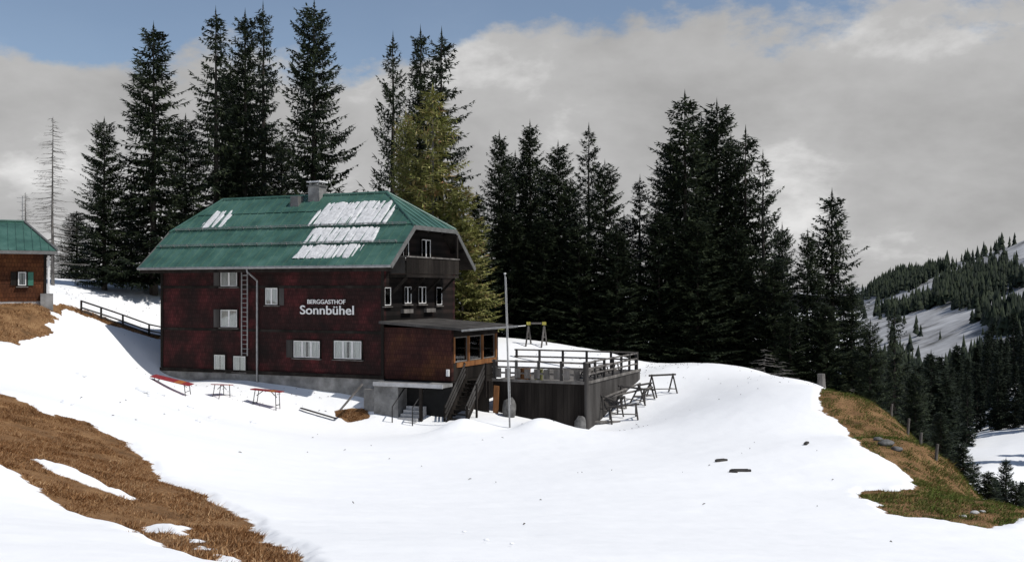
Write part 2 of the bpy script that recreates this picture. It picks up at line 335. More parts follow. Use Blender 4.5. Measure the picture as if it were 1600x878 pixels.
def ground_mat():
    m = bpy.data.materials.new('snow_and_turf'); m.use_nodes = True; t = m.node_tree; p = t.nodes['Principled BSDF']; p.inputs['Roughness'].default_value = 0.8; p.inputs['Specular IOR Level'].default_value = 0.15
    a = t.nodes.new('ShaderNodeAttribute'); a.attribute_name = 'grass'
    tcn = t.nodes.new('ShaderNodeTexCoord')
    n1 = t.nodes.new('ShaderNodeTexNoise'); n1.inputs['Scale'].default_value = 3.5; n1.inputs['Detail'].default_value = 6; t.links.new(tcn.outputs['Object'], n1.inputs[0])
    ad = t.nodes.new('ShaderNodeMath'); ad.operation = 'MULTIPLY_ADD'; t.links.new(n1.outputs['Fac'], ad.inputs[0]); ad.inputs[1].default_value = 0.35; 
    sb = t.nodes.new('ShaderNodeMath'); sb.operation = 'SUBTRACT'; t.links.new(a.outputs['Fac'], sb.inputs[0]); sb.inputs[1].default_value = 0.175; t.links.new(sb.outputs[0], ad.inputs[2])
    mr = t.nodes.new('ShaderNodeMapRange'); t.links.new(ad.outputs[0], mr.inputs[0]); mr.inputs[1].default_value = -0.02; mr.inputs[2].default_value = 0.03
    n2 = t.nodes.new('ShaderNodeTexNoise'); n2.inputs['Scale'].default_value = 1.3; n2.inputs['Detail'].default_value = 9; n2.inputs['Roughness'].default_value = 0.7; t.links.new(tcn.outputs['Object'], n2.inputs[0])
    rp = t.nodes.new('ShaderNodeValToRGB'); el = rp.color_ramp.elements
    for i, (ps, c) in enumerate([(.3,(0.08,0.045,0.02)),(.5,(0.20,0.11,0.05)),(.68,(0.30,0.18,0.085))]):
        if i > 1: el.new(ps)
        el[i].position = ps; el[i].color = (*c, 1)
    t.links.new(n2.outputs['Fac'], rp.inputs[0])
    mx = t.nodes.new('ShaderNodeMix'); mx.data_type = 'RGBA'; t.links.new(mr.outputs[0], mx.inputs[0]); mx.inputs[6].default_value = (0.87, 0.875, 0.88, 1); t.links.new(rp.outputs[0], mx.inputs[7])
    t.links.new(mx.outputs[2], p.inputs['Base Color'])
    b = t.nodes.new('ShaderNodeBump'); b.inputs['Strength'].default_value = 0.35; b.inputs['Distance'].default_value = 0.04
    t.links.new(n1.outputs['Fac'], b.inputs['Height']); t.links.new(b.outputs[0], p.inputs['Normal'])
    return m
ground = link('ground', me, ground_mat()); tag(ground, kind='structure')

# dry grass blades on the bare patches
def blades(name, poly_test, bbox, n, m, label, size, seed, near_bias=False):
    rg = np.random.default_rng(seed); x = rg.uniform(bbox[0], bbox[1], n); y = rg.uniform(bbox[2], bbox[3], n)
    z, g = height(x, y); k = (g > 0.03) & poly_test(x, y); x, y, z, g = x[k], y[k], z[k], g[k]
    cl = np.clip(0.5 + 1.2 * fbm(x / 0.5, y / 0.5, 3), 0.15, 1.3)
    h = size * rg.uniform(0.5, 1.3, len(x)) * cl; a = rg.uniform(0, 2*np.pi, len(x)); wd = size * rg.uniform(0.05, 0.11, len(x))
    lx = rg.normal(0.35, 0.55, len(x)) * h; ly = rg.normal(-0.35, 0.55, len(x)) * h      # combed downhill by the winter's snow
    p0 = np.c_[x - np.cos(a)*wd, y - np.sin(a)*wd, z - 0.02]; p1 = np.c_[x + np.cos(a)*wd, y + np.sin(a)*wd, z - 0.02]
    p2 = np.c_[x + lx, y + ly, z + h * rg.uniform(0.35, 0.9, len(x))]
    V = np.stack([p0, p1, p2], 1).reshape(-1, 3); F = np.arange(len(V)).reshape(-1, 3)
    o = link(name, np_mesh(name, V, F, 3), m); return tag(o, label, 'grass', kind='stuff')
bb = lambda G: (G[:,0].min(), G[:,0].max(), G[:,1].min(), G[:,1].max())
blades('dry_grass', lambda x, y: sdist(G_left, x, y) > -0.5, bb(G_left), 620000, M['grass'], 'brown dead grass on the sloping bare strips in the left foreground', 0.11, 1)
blades('dry_grass', lambda x, y: sdist(G_cab, x, y) > -0.5, bb(G_cab), 45000, M['grass'], 'brown dead grass patch in front of the small cabin', 0.2, 2)
blades('dry_grass', lambda x, y: sdist(G_fence, x, y) > -0.5, bb(G_fence), 18000, M['grass'], 'thin strip of dead grass along the rail fence', 0.22, 3)
blades('spring_grass', lambda x, y: sdist(G_right, x, y) > -0.5, bb(G_right), 420000, M['grass_green'], 'olive and brown grass on the slope edge at the right', 0.19, 4)
blades('dry_grass', lambda x, y: sdist(G_porch, x, y) > -0.4, bb(G_porch), 8000, M['grass'], 'small brown grass patch below the leaning board', 0.2, 5)

# ------------------------------------------------------------------ hills beyond
def loft(name, rows, nu, nv, amp, wl, m):
    V = []
    for i in range(nu):
        t = i / (nu - 1)
        def along(row):
            q = t * (len(row) - 1); k = min(int(q), len(row) - 2); f = q - k
            return Vector(row[k]).lerp(Vector(row[k+1]), f)
        cp = [along(r) for r in rows]
        for j in range(nv):
            q = j / (nv - 1) * (len(cp) - 1); k = min(int(q), len(cp) - 2); f = q - k
            V.append(cp[k].lerp(cp[k+1], f))
    V = np.array([tuple(v) for v in V]); V[:,2] += amp * fbm(V[:,0] / wl, V[:,1] / wl, 4)
    ix = np.arange(nu * nv).reshape(nu, nv); q = np.stack([ix[:-1,:-1], ix[1:,:-1], ix[1:,1:], ix[:-1,1:]], -1).reshape(-1, 4)
    me = np_mesh(name, V, q, 4); me.polygons.foreach_set('use_smooth', [True] * len(q))
    return tag(link(name, me, m), kind='structure'), V.reshape(nu, nv, 3)
far_rows = [
 [pix(1330,640,560), pix(1440,640,520), pix(1600,640,480), pix(1900,640,460), pix(2400,640,440)],
 [pix(1340,545,800), pix(1450,535,720), pix(1600,500,660), pix(1900,450,620), pix(2400,420,600)],
 [pix(1350,470,1250), pix(1450,442,1150), pix(1600,395,1000), pix(1900,310,950), pix(2400,260,900)],
 [pix(1355,456,1350), pix(1450,422,1250), pix(1600,376,1100), pix(1900,280,1030), pix(2400,225,1000)],
 [pix(1340,520,1900), pix(1450,500,1900), pix(1600,480,1900), pix(1900,470,1900), pix(2400,470,1900)]]
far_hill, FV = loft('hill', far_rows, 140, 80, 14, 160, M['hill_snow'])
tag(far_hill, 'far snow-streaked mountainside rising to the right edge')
ridge_rows = [[pix(900,470,2900), pix(1300,462,2800), pix(1420,452,2700), pix(1700,440,2600)], [pix(900,455,3200), pix(1300,452,3100), pix(1420,431,3000), pix(1700,405,2900)], [pix(900,490,3900), pix(1300,490,3900), pix(1420,490,3900), pix(1700,490,3900)]]
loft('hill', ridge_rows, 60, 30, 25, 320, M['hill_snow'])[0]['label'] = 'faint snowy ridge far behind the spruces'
mid_rows = [
 [pix(1330,980,95), pix(1480,930,105), pix(1600,900,112), pix(1800,880,120), pix(2200,880,120)],
 [pix(1330,800,105), pix(1480,745,125), pix(1600,735,135), pix(1800,720,140), pix(2200,720,140)],
 [pix(1340,705,230), pix(1480,682,215), pix(1600,645,205), pix(1800,590,200), pix(2200,560,200)],
 [pix(1350,665,330), pix(1450,650,310), pix(1600,568,290), pix(1800,470,280), pix(2200,400,270)],
 [pix(1340,700,480), pix(1450,690,470), pix(1600,680,460), pix(1800,670,450), pix(2200,650,440)]]
mid_hill, MV = loft('hill', mid_rows, 90, 60, 4, 40, M['snow'])
tag(mid_hill, 'near wooded valley slope at the right edge')

# ------------------------------------------------------------------ trees
def rhomb(V, F, p, d, w, nrm):
    s = d.cross(nrm)
    if s.length < 1e-4: return
    s = s.normalized() * w; k = len(V); q = p + d * 0.45
    V += [p[:], (q + s)[:], (p + d)[:], (q - s)[:]]; F.append((k, k+1, k+2, k+3))
def conifer(seed, H=20.0, Rm=3.0, z0=0.06, gap=0.34, nb=7, dens=1.0, droop=0.30, taper=0.75, tw=(0.22, 0.5), width=0.05, sparse=0.0, top_up=0.5):
    rg = random.Random(seed); V = []; F = []
    ph = [rg.uniform(0, 6.28) for _ in range(4)]
    z = H * z0
    while z < H * 0.962:
        t = z / H; prof = (1 - t) ** taper; lo = min(1.0, 0.55 + t * 4)
        for b in range(max(3, int(nb * (0.6 + 0.6 * (1 - t))))):
            if rg.random() < sparse: continue
            az = rg.uniform(0, 2 * math.pi)
            Lb = Rm * prof * lo * rg.uniform(0.62, 1.12) * (1 + 0.16 * math.sin(3 * az + ph[0] + t * 9) + 0.12 * math.sin(t * 31 + ph[1])) + 0.05 + 0.17 * (1 - t)
            rise = top_up * t - droop * (1 - t) + rg.uniform(-0.12, 0.12)
            h = Vector((math.cos(az), math.sin(az), 0)); pts = []
            zz = z + rg.uniform(-0.2, 0.2); n = 6
            for i in range(n + 1):
                s = i / n; pts.append(h * Lb * s + Vector((0, 0, zz + Lb * (rise * s - 0.28 * s * (1 - s) + 0.18 * max(0, s - 0.6)))))
            m = max(5, int(Lb * 9 * dens))
            for i in range(m):
                s = 0.10 + 0.9 * (i + rg.random()) / m; q = s * n; k = min(int(q), n - 1); p = pts[k].lerp(pts[k+1], q - k)
                d = (pts[k+1] - pts[k]).normalized(); side = Vector((-h.y, h.x, 0))
                tl = rg.uniform(*tw) * (0.55 + 0.75 * math.sin(math.pi * min(1, 0.15 + s * 0.8)))
                for sg in (-1, 1):
                    dd = (d * rg.uniform(0.4, 0.9) + side * sg * rg.uniform(0.5, 1.0) + Vector((0, 0, rg.uniform(-0.65, 0.05)))).normalized() * tl
                    rhomb(V, F, p, dd, width * rg.uniform(0.8, 1.6), Vector((rg.uniform(-.7, .7), rg.uniform(-.7, .7), 1)))
                if rg.random() < 0.6:
                    rhomb(V, F, p, Vector((rg.uniform(-.2, .2), rg.uniform(-.2, .2), -1)).normalized() * tl * 0.8 + d * 0.1, width * 1.2, Vector((rg.uniform(-1, 1), rg.uniform(-1, 1), 0.1)))
            rhomb(V, F, pts[-2], (pts[-1] - pts[-2]) * 1.8, width * 1.4, Vector((0, 0, 1)))
        z += gap * rg.uniform(0.75, 1.25) * (0.55 + 0.45 * (1 - t) + 0.1)
    for i in range(40):                    # leader shoot
        a = rg.uniform(0, 6.28); q = rg.random(); zt = H * (0.95 + 0.045 * q); l = .32 * (1 - q) + .05
        rhomb(V, F, Vector((0, 0, zt)), Vector((math.cos(a) * l, math.sin(a) * l, l * .6)), 0.04, Vector((0, 0, 1)))
    rhomb(V, F, Vector((0, 0, H * .96)), Vector((0, 0, H * .055)), 0.05, Vector((1, 0, 0))); rhomb(V, F, Vector((0, 0, H * .96)), Vector((0, 0, H * .055)), 0.05, Vector((0, 1, 0)))
    return np_mesh('crown', np.array(V), np.array(F), 4)
def trunk_mesh(seed, H=20.0, r=0.28, stubs=26, zmax=0.5):
    rg = random.Random(seed); mb = MB(); pts = []; rad = []
    for i in range(9):
        t = i / 8; pts.append((rg.uniform(-.05, .05) * (i > 0), rg.uniform(-.05, .05) * (i > 0), -0.8 + (H + 0.6) * t)); rad.append(r * (1.25 if i == 0 else 1) * (1 - t) + 0.02)
    mb.tube(pts, rad, 8)
    for i in range(stubs):
        z = H * rg.uniform(0.04, zmax); a = rg.uniform(0, 6.28); l = rg.uniform(0.5, 1.7); d = Vector((math.cos(a), math.sin(a), rg.uniform(-.35, .1)))
        mb.tube([Vector((0, 0, z)), Vector((0, 0, z)) + d * l * .5, Vector((0, 0, z)) + d * l + Vector((0, 0, -.1))], [0.035, 0.025, 0.008], 3, False)
    return mb.mesh('trunk')
SPR = [conifer(11, nb=9, taper=.58, sparse=.06), conifer(12, nb=10, taper=0.5, droop=0.24, sparse=.05), conifer(13, nb=8, gap=0.40, sparse=0.15, taper=0.62, top_up=.3), conifer(14, nb=10, taper=0.55, z0=0.03, gap=0.36), conifer(15, nb=7, gap=0.46, sparse=0.16, droop=0.10, taper=.68, top_up=.7)]
LOW = [conifer(31, dens=0.45, gap=0.55, width=0.12, tw=(.4,.9), nb=6), conifer(32, dens=0.45, gap=0.6, width=0.12, tw=(.4,.9), nb=6, taper=0.6)]
for me in SPR: me.materials.append(M['needle'])
for me in LOW: me.materials.append(M['needle_far'])
TRK = [trunk_mesh(5), trunk_mesh(6), trunk_mesh(7, stubs=10)]
for me in TRK: me.materials.append(M['bark'])
def tree(px, tip, Y, hw, var, label, group=None, name='spruce_tree', crown=None, trunk=None, cat='tree', tilt=0.0, X=None, H=None):
    X = (px - CX) / FPX * Y if X is None else X; z = hz(X, Y)
    if H is None: H = CAMZ + (HY - tip) / FPX * Y - z
    o = empty(name, (X, Y, z), random.uniform(0, 6.28), label, cat, group); o.rotation_euler.x = tilt
    rr = 1.16 * hw / FPX * Y / 3.0
    for nm, me in (('trunk', trunk or TRK[var % 3]), ('crown', crown or SPR[var])):
        c = bpy.data.objects.new(nm, me); COL.objects.link(c); c.parent = o; c.scale = (rr if nm == 'crown' else max(.6, H / 20), rr if nm == 'crown' else max(.6, H / 20), H / 20)
    return o
GB = 'spruces standing behind the inn'
tl = [
 (163,185,78,44,1,'short full spruce right of the bare grey larch'),
 (240,38,80,74,0,'tall broad spruce behind the left end of the green roof'),
 (337,14,84,56,2,'tall narrow spruce second from the left behind the inn roof'),
 (383,18,86,58,0,'dense spruce in the middle of the close trio above the roof'),
 (411,6,90,48,2,'slender pointed spruce at the right of the trio above the roof'),
 (491,2,83,66,1,'tallest spruce, directly behind the chimney'),
 (614,54,84,52,4,'open-branched spruce left of the olive larch'),
 (657,44,90,50,0,'spruce rising straight above the olive larch'),
 (690,47,92,66,2,'broad spruce right behind the olive larch'),
 (780,207,84,44,3,'short spruce just right of the flagpole top'),
 (828,190,86,48,3,'bushy twin-topped spruce behind the terrace'),
 (872,222,82,50,1,'dark spruce behind the middle of the terrace'),
 (920,195,86,50,4,'sparse airy spruce behind the right end of the terrace'),
 (945,252,80,48,1,'lower spruce in front of the sparse airy one'),
 (1000,275,84,42,2,'small pointed spruce left of the tall right-hand clump'),
 (1070,145,82,78,0,'tallest spruce of the right-hand clump, with long left branches'),
 (1120,158,86,70,1,'second tallest spruce, in the middle of the right-hand clump'),
 (1165,200,84,66,2,'spruce on the right shoulder of the right-hand clump'),
 (1192,238,82,58,4,'outermost spruce at the right of the right-hand clump'),
 (1262,360,76,44,3,'shorter spruce of the pair by the grassy edge'),
 (1300,298,78,68,0,'taller spruce of the pair by the grassy edge'),
 (1398,480,86,40,2,'small dark spruce beyond the grassy slope'),
 (205,300,88,46,3,'half-hidden spruce filling between the two left trees'),
 (290,180,92,52,1,'half-hidden spruce behind the gap left of the trio'),
 (440,215,92,46,3,'half-hidden spruce left of the chimney tree'),
 (745,300,78,44,3,'dark spruce beside the gable end of the inn'),
 (800,330,80,50,1,'low dark spruce behind the swing frame'),
 (850,340,79,52,3,'low dark spruce filling behind the terrace snow'),
 (905,350,78,50,1,'low dark spruce below the sparse airy one'),
 (965,360,77,52,3,'low dark spruce behind the terrace corner'),
 (1030,330,78,60,3,'low dark spruce at the foot of the right-hand clump'),
 (1090,340,77,62,1,'low dark spruce under the middle of the right-hand clump'),
 (1150,350,78,60,3,'low dark spruce under the right of the right-hand clump'),
 (1210,400,76,50,1,'low spruce between the clump and the pair'),
 (1330,440,74,46,3,'low spruce right of the pair by the grassy edge'),
 (1360,500,70,38,1,'little spruce just above the brown grass'),
 (1235,470,72,36,3,'young spruce left of the pair by the snow edge'),
 (1290,470,72,46,1,'young dense spruce under the taller of the pair'),
 (805,238,92,50,1,'half-hidden spruce between the two tops behind the terrace'),
 (850,258,92,48,3,'half-hidden spruce right of the twin-topped one'),
 (895,285,93,48,1,'half-hidden spruce left of the sparse airy one'),
 (975,335,90,48,3,'half-hidden spruce right of the sparse airy one'),
 (1048,215,90,56,3,'half-hidden spruce at the left of the right-hand clump'),
 (1096,185,92,56,1,'half-hidden spruce between the two tallest of the right-hand clump'),
 (1142,212,92,54,3,'half-hidden spruce behind the right half of the right-hand clump'),
 (1222,350,90,46,1,'half-hidden spruce at the outer foot of the right-hand clump'),
 (360,110,94,48,1,'half-hidden spruce between the narrow one and the dense one'),
 (120,330,96,40,3,'distant spruce behind the bare grey larch'),
 (1470,640,64,30,3,'young spruce just over the edge behind the weathered posts'),
 (1505,690,60,26,1,'young spruce below the posts where the slope drops'),
 (1545,735,56,30,3,'dark young spruce low on the drop right of the green grass'),
 (1588,752,54,28,1,'dark young spruce at the right frame edge above the stones'),
 (1430,575,74,38,1,'medium spruce behind the first weathered posts'),
 (1572,715,66,26,3,'young spruce just below the snowy clearing'),
 (1520,720,70,30,1,'bushy young spruce left of the snowy clearing'),

]
for px, ty, Y, hw, var, lab in tl: tree(px, ty, Y, hw, var, lab, GB)
# bare larch by the cabin and the olive larch beside the gable
def bare_larch(seed, H=20, Rm=2.8):
    rg = random.Random(seed); mb = MB(); z = H * 0.12
    while z < H * 0.98:
        t = z / H
        for b in range(3):
            a = rg.uniform(0, 6.28); l = Rm * (1 - t) ** 0.6 * rg.uniform(.5, 1.1) + .2; h = Vector((math.cos(a), math.sin(a), 0)); s = Vector((-h.y, h.x, 0)); p0 = Vector((0, 0, z + rg.uniform(-.2, .2)))
            P = [p0 + h * l * q + Vector((0, 0, l * (-.35 * q + .25 * q * q))) for q in (0, .35, .7, 1)]
            mb.tube(P, [.035, .025, .018, .008], 3, False)
            for i in range(int(l * 5)):
                q = rg.uniform(.2, 1); k = min(int(q * 3), 2); p = P[k].lerp(P[k+1], q * 3 - k); d = (h * .5 + s * rg.choice((-1, 1)) * .7 + Vector((0, 0, rg.uniform(-.7, .1)))) * rg.uniform(.2, .55)
                mb.tube([p, p + d], [.014, .006], 3, False)
        z += rg.uniform(.22, .42)
    return mb.mesh('crown')
bl = bare_larch(3); bl.materials.append(M['bark_pale'])
tkp = trunk_mesh(8, stubs=0, r=0.2); tkp.materials.append(M['bark_pale'])
tree(82, 180, 74, 46, 0, 'bare grey leafless larch beside the small cabin', None, 'larch_tree', bl, tkp)
bl2 = bare_larch(9); bl2.materials.append(M['bark_pale'])
tree(40, 300, 84, 22, 0, 'thin bare sapling behind the small cabin roof', None, 'larch_tree', bl2, tkp)
lc = [conifer(41, nb=8, gap=0.38, taper=0.6, droop=0.1, tw=(.3,.7), width=0.04, dens=1.0, sparse=0.15, z0=.1), conifer(42, nb=9, gap=.36, taper=0.5, droop=0.15, tw=(.3,.7), width=0.05, dens=1.0, sparse=0.1, z0=.06)]
for me in lc: me.materials.append(M['larch'])
tree(676, 134, 76, 74, 0, 'tall olive-brown larch behind the gable end of the inn', None, 'larch_tree', lc[0], tkp)
tree(634, 170, 78, 36, 0, 'olive larch just behind the right end of the roof ridge', None, 'larch_tree', lc[1], tkp)
tree(722, 285, 74, 52, 0, 'lower olive larch leaning out beside the gable end', None, 'larch_tree', lc[1], tkp)
# wood on the near valley slope: single trees that nothing tells apart
rg = random.Random(5); GV = 'spruces of the wood on the near valley slope'
for k in range(390):
    i = rg.randrange(0, 66); j = rg.randrange(4, 50); p = MV[i, j]
    px = CX + p[0] / p[1] * FPX; py = HY - (p[2] - CAMZ) / p[1] * FPX
    if px > 1660 or (1515 < px < 1650 and 676 < py < 815): continue
    o = empty('spruce_tree', (p[0], p[1], p[2] - 0.4), rg.uniform(0, 6.28), 'dark spruce in the dense wood on the slope beyond the grassy edge', 'tree', GV)
    H = rg.uniform(10, 18) if not (1480 < px < 1660 and py > 745) else min(7.0, (py - 738) / FPX * p[1])
    for nm, me in (('trunk', TRK[2]), ('crown', LOW[k % 2])):
        c = bpy.data.objects.new(nm, me); COL.objects.link(c); c.parent = o; q = H / 20; c.scale = (q * 1.05, q * 1.05, q)
# far-off wood on the mountainside, one mass
def far_wood():
    rg = np.random.default_rng(3); V = []; F = []
    nu, nv = FV.shape[:2]; cnt = 0
    while cnt < 6000:
        i = rg.integers(0, 110); j = rg.uniform(2, 62); jj = int(j); p = FV[i, jj] * (1 - (j - jj)) + FV[i, jj+1] * (j - jj)
        p = p + rg.normal(0, 4, 3) * np.array([1, 1, 0])
        d = float(fbm(np.array([p[0] / 75]), np.array([p[1] / 150 + 3]), 4)[0]); s = j / 62
        thr = 0.02 + 0.30 * (1 - abs(s - 0.35) * 1.2) if 0.15 < s < 0.75 else 0.10
        if d < thr - 0.06 and rg.random() > 0.012: continue
        cnt += 1; H = rg.uniform(7, 18); r = H * rg.uniform(.16, .26); n = 6
        for lv in range(3):
            zb = p[2] + H * (0.05 + .27 * lv); zt = p[2] + H * min(1, .55 + .25 * lv); rr = r * (1 - .28 * lv); k = len(V); a0 = rg.uniform(0, 6)
            for q in range(n):
                a = a0 + q / n * 6.283; w = rr * rg.uniform(.65, 1.2); V.append((p[0] + math.cos(a) * w, p[1] + math.sin(a) * w, zb + rg.uniform(-.05, .05) * H))
            V.append((p[0], p[1], zt)); F += [(k + q, k + (q + 1) % n, k + n) for q in range(n)]
    o = link('conifer_wood', np_mesh('conifer_wood', np.array(V), np.array(F), 3), M['needle_far'])
    tag(o, 'scattered dark conifers across the far snowy mountainside', 'wood', kind='stuff')
far_wood()

# ------------------------------------------------------------------ the inn
RZ = -math.atan2(0.406, 0.914)
PX_ = (-7.4, 59.0)
ex = Vector((math.cos(RZ), math.sin(RZ), 0)); ey = Vector((-math.sin(RZ), math.cos(RZ), 0)); P0 = Vector((PX_[0], PX_[1], 0))
def to_w(x, y, z=0.0): return P0 + ex * x + ey * y + Vector((0, 0, z))
def on_front(px, py, y=0.0):              # pixel to local x, z on the plane local y = const
    d = pix(px, py, 1) - Vector((0, 0, CAMZ)); o = Vector((0, 0, CAMZ)) - to_w(0, y); t = -o.dot(ey) / d.dot(ey); p = o + d * t; return p.dot(ex), p.z
def on_side(px, py, x=0.0):               # pixel to local y, z on the plane local x = const
    d = pix(px, py, 1) - Vector((0, 0, CAMZ)); o = Vector((0, 0, CAMZ)) - to_w(x, 0); t = -o.dot(ex) / d.dot(ex); p = o + d * t; return p.dot(ey), p.z
inn = empty('mountain_inn', (P0.x, P0.y, 0), RZ, 'three-storey dark red shingled mountain inn with green half-hipped roof', 'house')
LW, WW, EV, RG = 16.5, 9.0, 6.5, 11.15    # length, depth, eave height, ridge height
OV, OE = 0.9, 1.0                          # eave and gable overhang
sl = (RG - EV) / (WW / 2 + OV)            # roof slope
HIPY = 1.85; HIPZ = EV + (HIPY + OV) * sl
XR, XL = OE, -LW - OE; RXR, RXL = -2.45, -15.3
def rz_(y): return EV + (y + OV) * sl
# walls with the gables under the half hips
def wall_z(y): return min(rz_(y), rz_(WW - y)) - 0.22
mb = MB(); mb.box(-LW, 0, 0, 0.3, 0.0, wall_z(0)); mb.build('wall', M['shingle'], inn)
mb = MB(); mb.box(-LW, 0, WW - 0.3, WW, 0.0, wall_z(WW)); mb.build('wall', M['shingle'], inn)
for x0 in (-0.3, -LW):
    prof = [(0.302, 0), (WW - 0.302, 0), (WW - 0.302, wall_z(WW - .302)), (WW - HIPY, HIPZ - 0.2), (HIPY, HIPZ - 0.2), (0.302, wall_z(.302))]
    mb = MB(); n = 6
    mb.add([(x0, y, z) for y, z in prof] + [(x0 + 0.298, y, z) for y, z in prof], [tuple(range(n))[::-1], tuple(range(n, 2*n))] + [(i, (i+1) % n, (i+1) % n + n, i + n) for i in range(n)])
    mb.build('gable_wall', M['shingle_shaded'], inn)
MB().box(-LW + .02, 0.06, -0.06, WW - .02, -3.4, -0.002).build('plinth', M['concrete'], inn)
mb = MB(); mb.box(-LW - .05, 0.08, -0.12, -0.001, -0.05, 0.16); mb.build('sill_beam', M['wood_dark'], inn)
for z in (2.55, 5.2):
    MB().box(-LW - .03, 0.03, -0.045, -0.001, z, z + 0.16).build('storey_beam', M['wood_dark'], inn)
for x in (-LW - .04, -0.14): MB().box(x, x + .18, -0.06, -0.002, 0.17, wall_z(0)).build('corner_board', M['wood_dark'], inn)
# roof: deck, then sheets with standing seams, row by row
roof = MB()
A1, A2 = (XL, -OV, EV), (XR, -OV, EV); B1, B2 = (XL, HIPY, HIPZ), (XR, HIPY, HIPZ); C1, C2 = (RXL, WW/2, RG), (RXR, WW/2, RG)
mir = lambda p: (p[0], WW - p[1], p[2])
nF = Vector((0, -sl, 1)).normalized(); nB = Vector((0, sl, 1)).normalized()
roof.slab([A1, A2, B2, C2, C1, B1], nF, 0.12); roof.slab([mir(q) for q in (A1, B1, C1, C2, B2, A2)], nB, 0.12)
def pn(a, b, c): return (Vector(b) - Vector(a)).cross(Vector(c) - Vector(a)).normalized()
nR = pn(B2, mir(B2), C2); nL = pn(mir(B1), B1, C1)
roof.slab([B2, mir(B2), C2], nR, 0.12); roof.slab([mir(B1), B1, C1], nL, 0.12)
roof_o = roof.build('roof', M['wood_dark'], inn)
def clip(poly, a, b, c):                  # keep a*x + b*y + c >= 0
    out_ = []
    for i in range(len(poly)):
        p, q = poly[i], poly[(i+1) % len(poly)]; dp = a*p[0]+b*p[1]+c; dq = a*q[0]+b*q[1]+c
        if dp >= 0: out_.append(p)
        if (dp >= 0) != (dq >= 0): t = dp / (dp - dq); out_.append((p[0]+(q[0]-p[0])*t, p[1]+(q[1]-p[1])*t))
    return out_
def area(p): return abs(sum(p[i][0]*p[(i+1) % len(p)][1] - p[(i+1) % len(p)][0]*p[i][1] for i in range(len(p)))) / 2
rows = [-OV - 0.04, 0.63, 1.95, 3.2, WW/2]
kL = (RXL - XL) / (WW/2 - HIPY); kR = (RXR - XR) / (WW/2 - HIPY); PW = 0.62
rr_ = random.Random(4)
for r in range(4):
    n = int((XR - XL) / PW) + 1
    for k in range(n):
        x0 = XL + k * PW - 0.02; pg = [(x0, rows[r]), (x0 + PW, rows[r]), (x0 + PW, rows[r+1] + 0.03), (x0, rows[r+1] + 0.03)]
        pg = clip(pg, 1, 0, -XL + 0.03); pg = clip(pg, -1, 0, XR + 0.03) if pg else pg
        pg = clip(pg, 1, -kL, -XL + kL * HIPY) if pg else pg       # left hip
        pg = clip(pg, -1, kR, XR - kR * HIPY) if pg else pg        # right hip
        pg = clip(pg, 0, -1, WW/2) if pg else pg
        if len(pg) < 3 or area(pg) < 0.01: continue
        lift = lambda y: 0.012 + 0.05 * (rows[r+1] + .03 - y) / (rows[r+1] - rows[r] + .03)
        up = 0.004 * (k % 2)
        mb = MB(); mb.slab([Vector((x, y, rz_(y))) + nF * (lift(y) + up) for x, y in pg], nF, 0.01)
        ys = [q[1] for q in pg if abs(q[0] - (x0 + PW)) < 1e-4]
        if len(ys) >= 2:
            a, b = min(ys), max(ys); x1 = x0 + PW - .025
            mb.bar(Vector((x1, a, rz_(a))) + nF * (lift(a) + .03), Vector((x1, b, rz_(b))) + nF * (lift(b) + .03), 0.04, 0.055, nF)
        mb.build('roof_sheet', M['roof'], roof_o)
mb = MB(); mb.slab([Vector(q) + nR * .03 for q in (B2, mir(B2), C2)], nR, 0.02); hs = mb.build('hip_sheet', M['roof'], roof_o)
for k in range(1, 7):
    t = k / 7; a = Vector(B2).lerp(Vector(mir(B2)), t); f = 1 - abs(2 * t - 1); b = a.lerp(Vector(C2) + (a - (Vector(B2) + Vector(mir(B2))) / 2) * 0, 1.0)
    mid = (Vector(B2) + Vector(mir(B2))) / 2; upv = Vector(C2) - mid
    MB().bar(a + nR * .05, a + upv * f * .97 + nR * .05, .04, .05, nR).build('seam', M['roof'], hs)
mb = MB(); mb.slab([Vector(q) + nL * .03 for q in (mir(B1), B1, C1)], nL, 0.02); mb.build('hip_sheet', M['roof'], roof_o)
mb = MB(); mb.slab([Vector(mir(q)) + nB * .03 for q in (A1, B1, C1, C2, B2, A2)], nB, 0.02); mb.build('back_sheet', M['roof'], roof_o)
for a, b in ((C1, C2), (B2, C2), (B1, C1), (mir(B2), C2), (mir(B1), C1)):
    a = Vector(a) + Vector((0, 0, .05)); b = Vector(b) + Vector((0, 0, .05)); MB().tube([a, b], 0.09, 8).build('ridge_cap', M['roof'] if a.z > 11 else M['roof'], roof_o)
for p, q in ((A2, B2), (B2, mir(B2)), (mir(B2), mir(A2)), (A1, B1), (B1, mir(B1)), (mir(B1), mir(A1))):
    p = Vector(p); q = Vector(q); sx = 0.05 if p.x > 0 else -0.05
    MB().bar(p + Vector((sx, 0, -.08)), q + Vector((sx, 0, -.08)), .05, .26).build('barge_board', M['roof_trim'], roof_o)
MB().tube([(XL - .05, -OV - .1, EV - .06), (XR + .05, -OV - .1, EV - .06)], 0.085, 8).build('gutter', M['metal'], roof_o)
MB().box(XL + .05, XR - .05, -OV + .0, -OV + .05, EV - .34, EV - .12).build('fascia', M['wood_dark'], roof_o)
for y in (0.63, 1.95):                # snow guards along the sheet joints
    xl = max(XL, XL + kL * (y - HIPY)) + .4; xr = min(XR, XR + kR * (y - HIPY)) - .4
    mb = MB()
    for h in (0.12, 0.22): mb.tube([Vector((xl, y, rz_(y))) + nF * h, Vector((xr, y, rz_(y))) + nF * h], 0.02, 5)
    k = xl
    while k < xr: mb.bar(Vector((k, y, rz_(y))) + nF * .03, Vector((k, y, rz_(y))) + nF * .26, .03, .05); k += 1.1
    mb.build('snow_guard', M['metal'], roof_o)
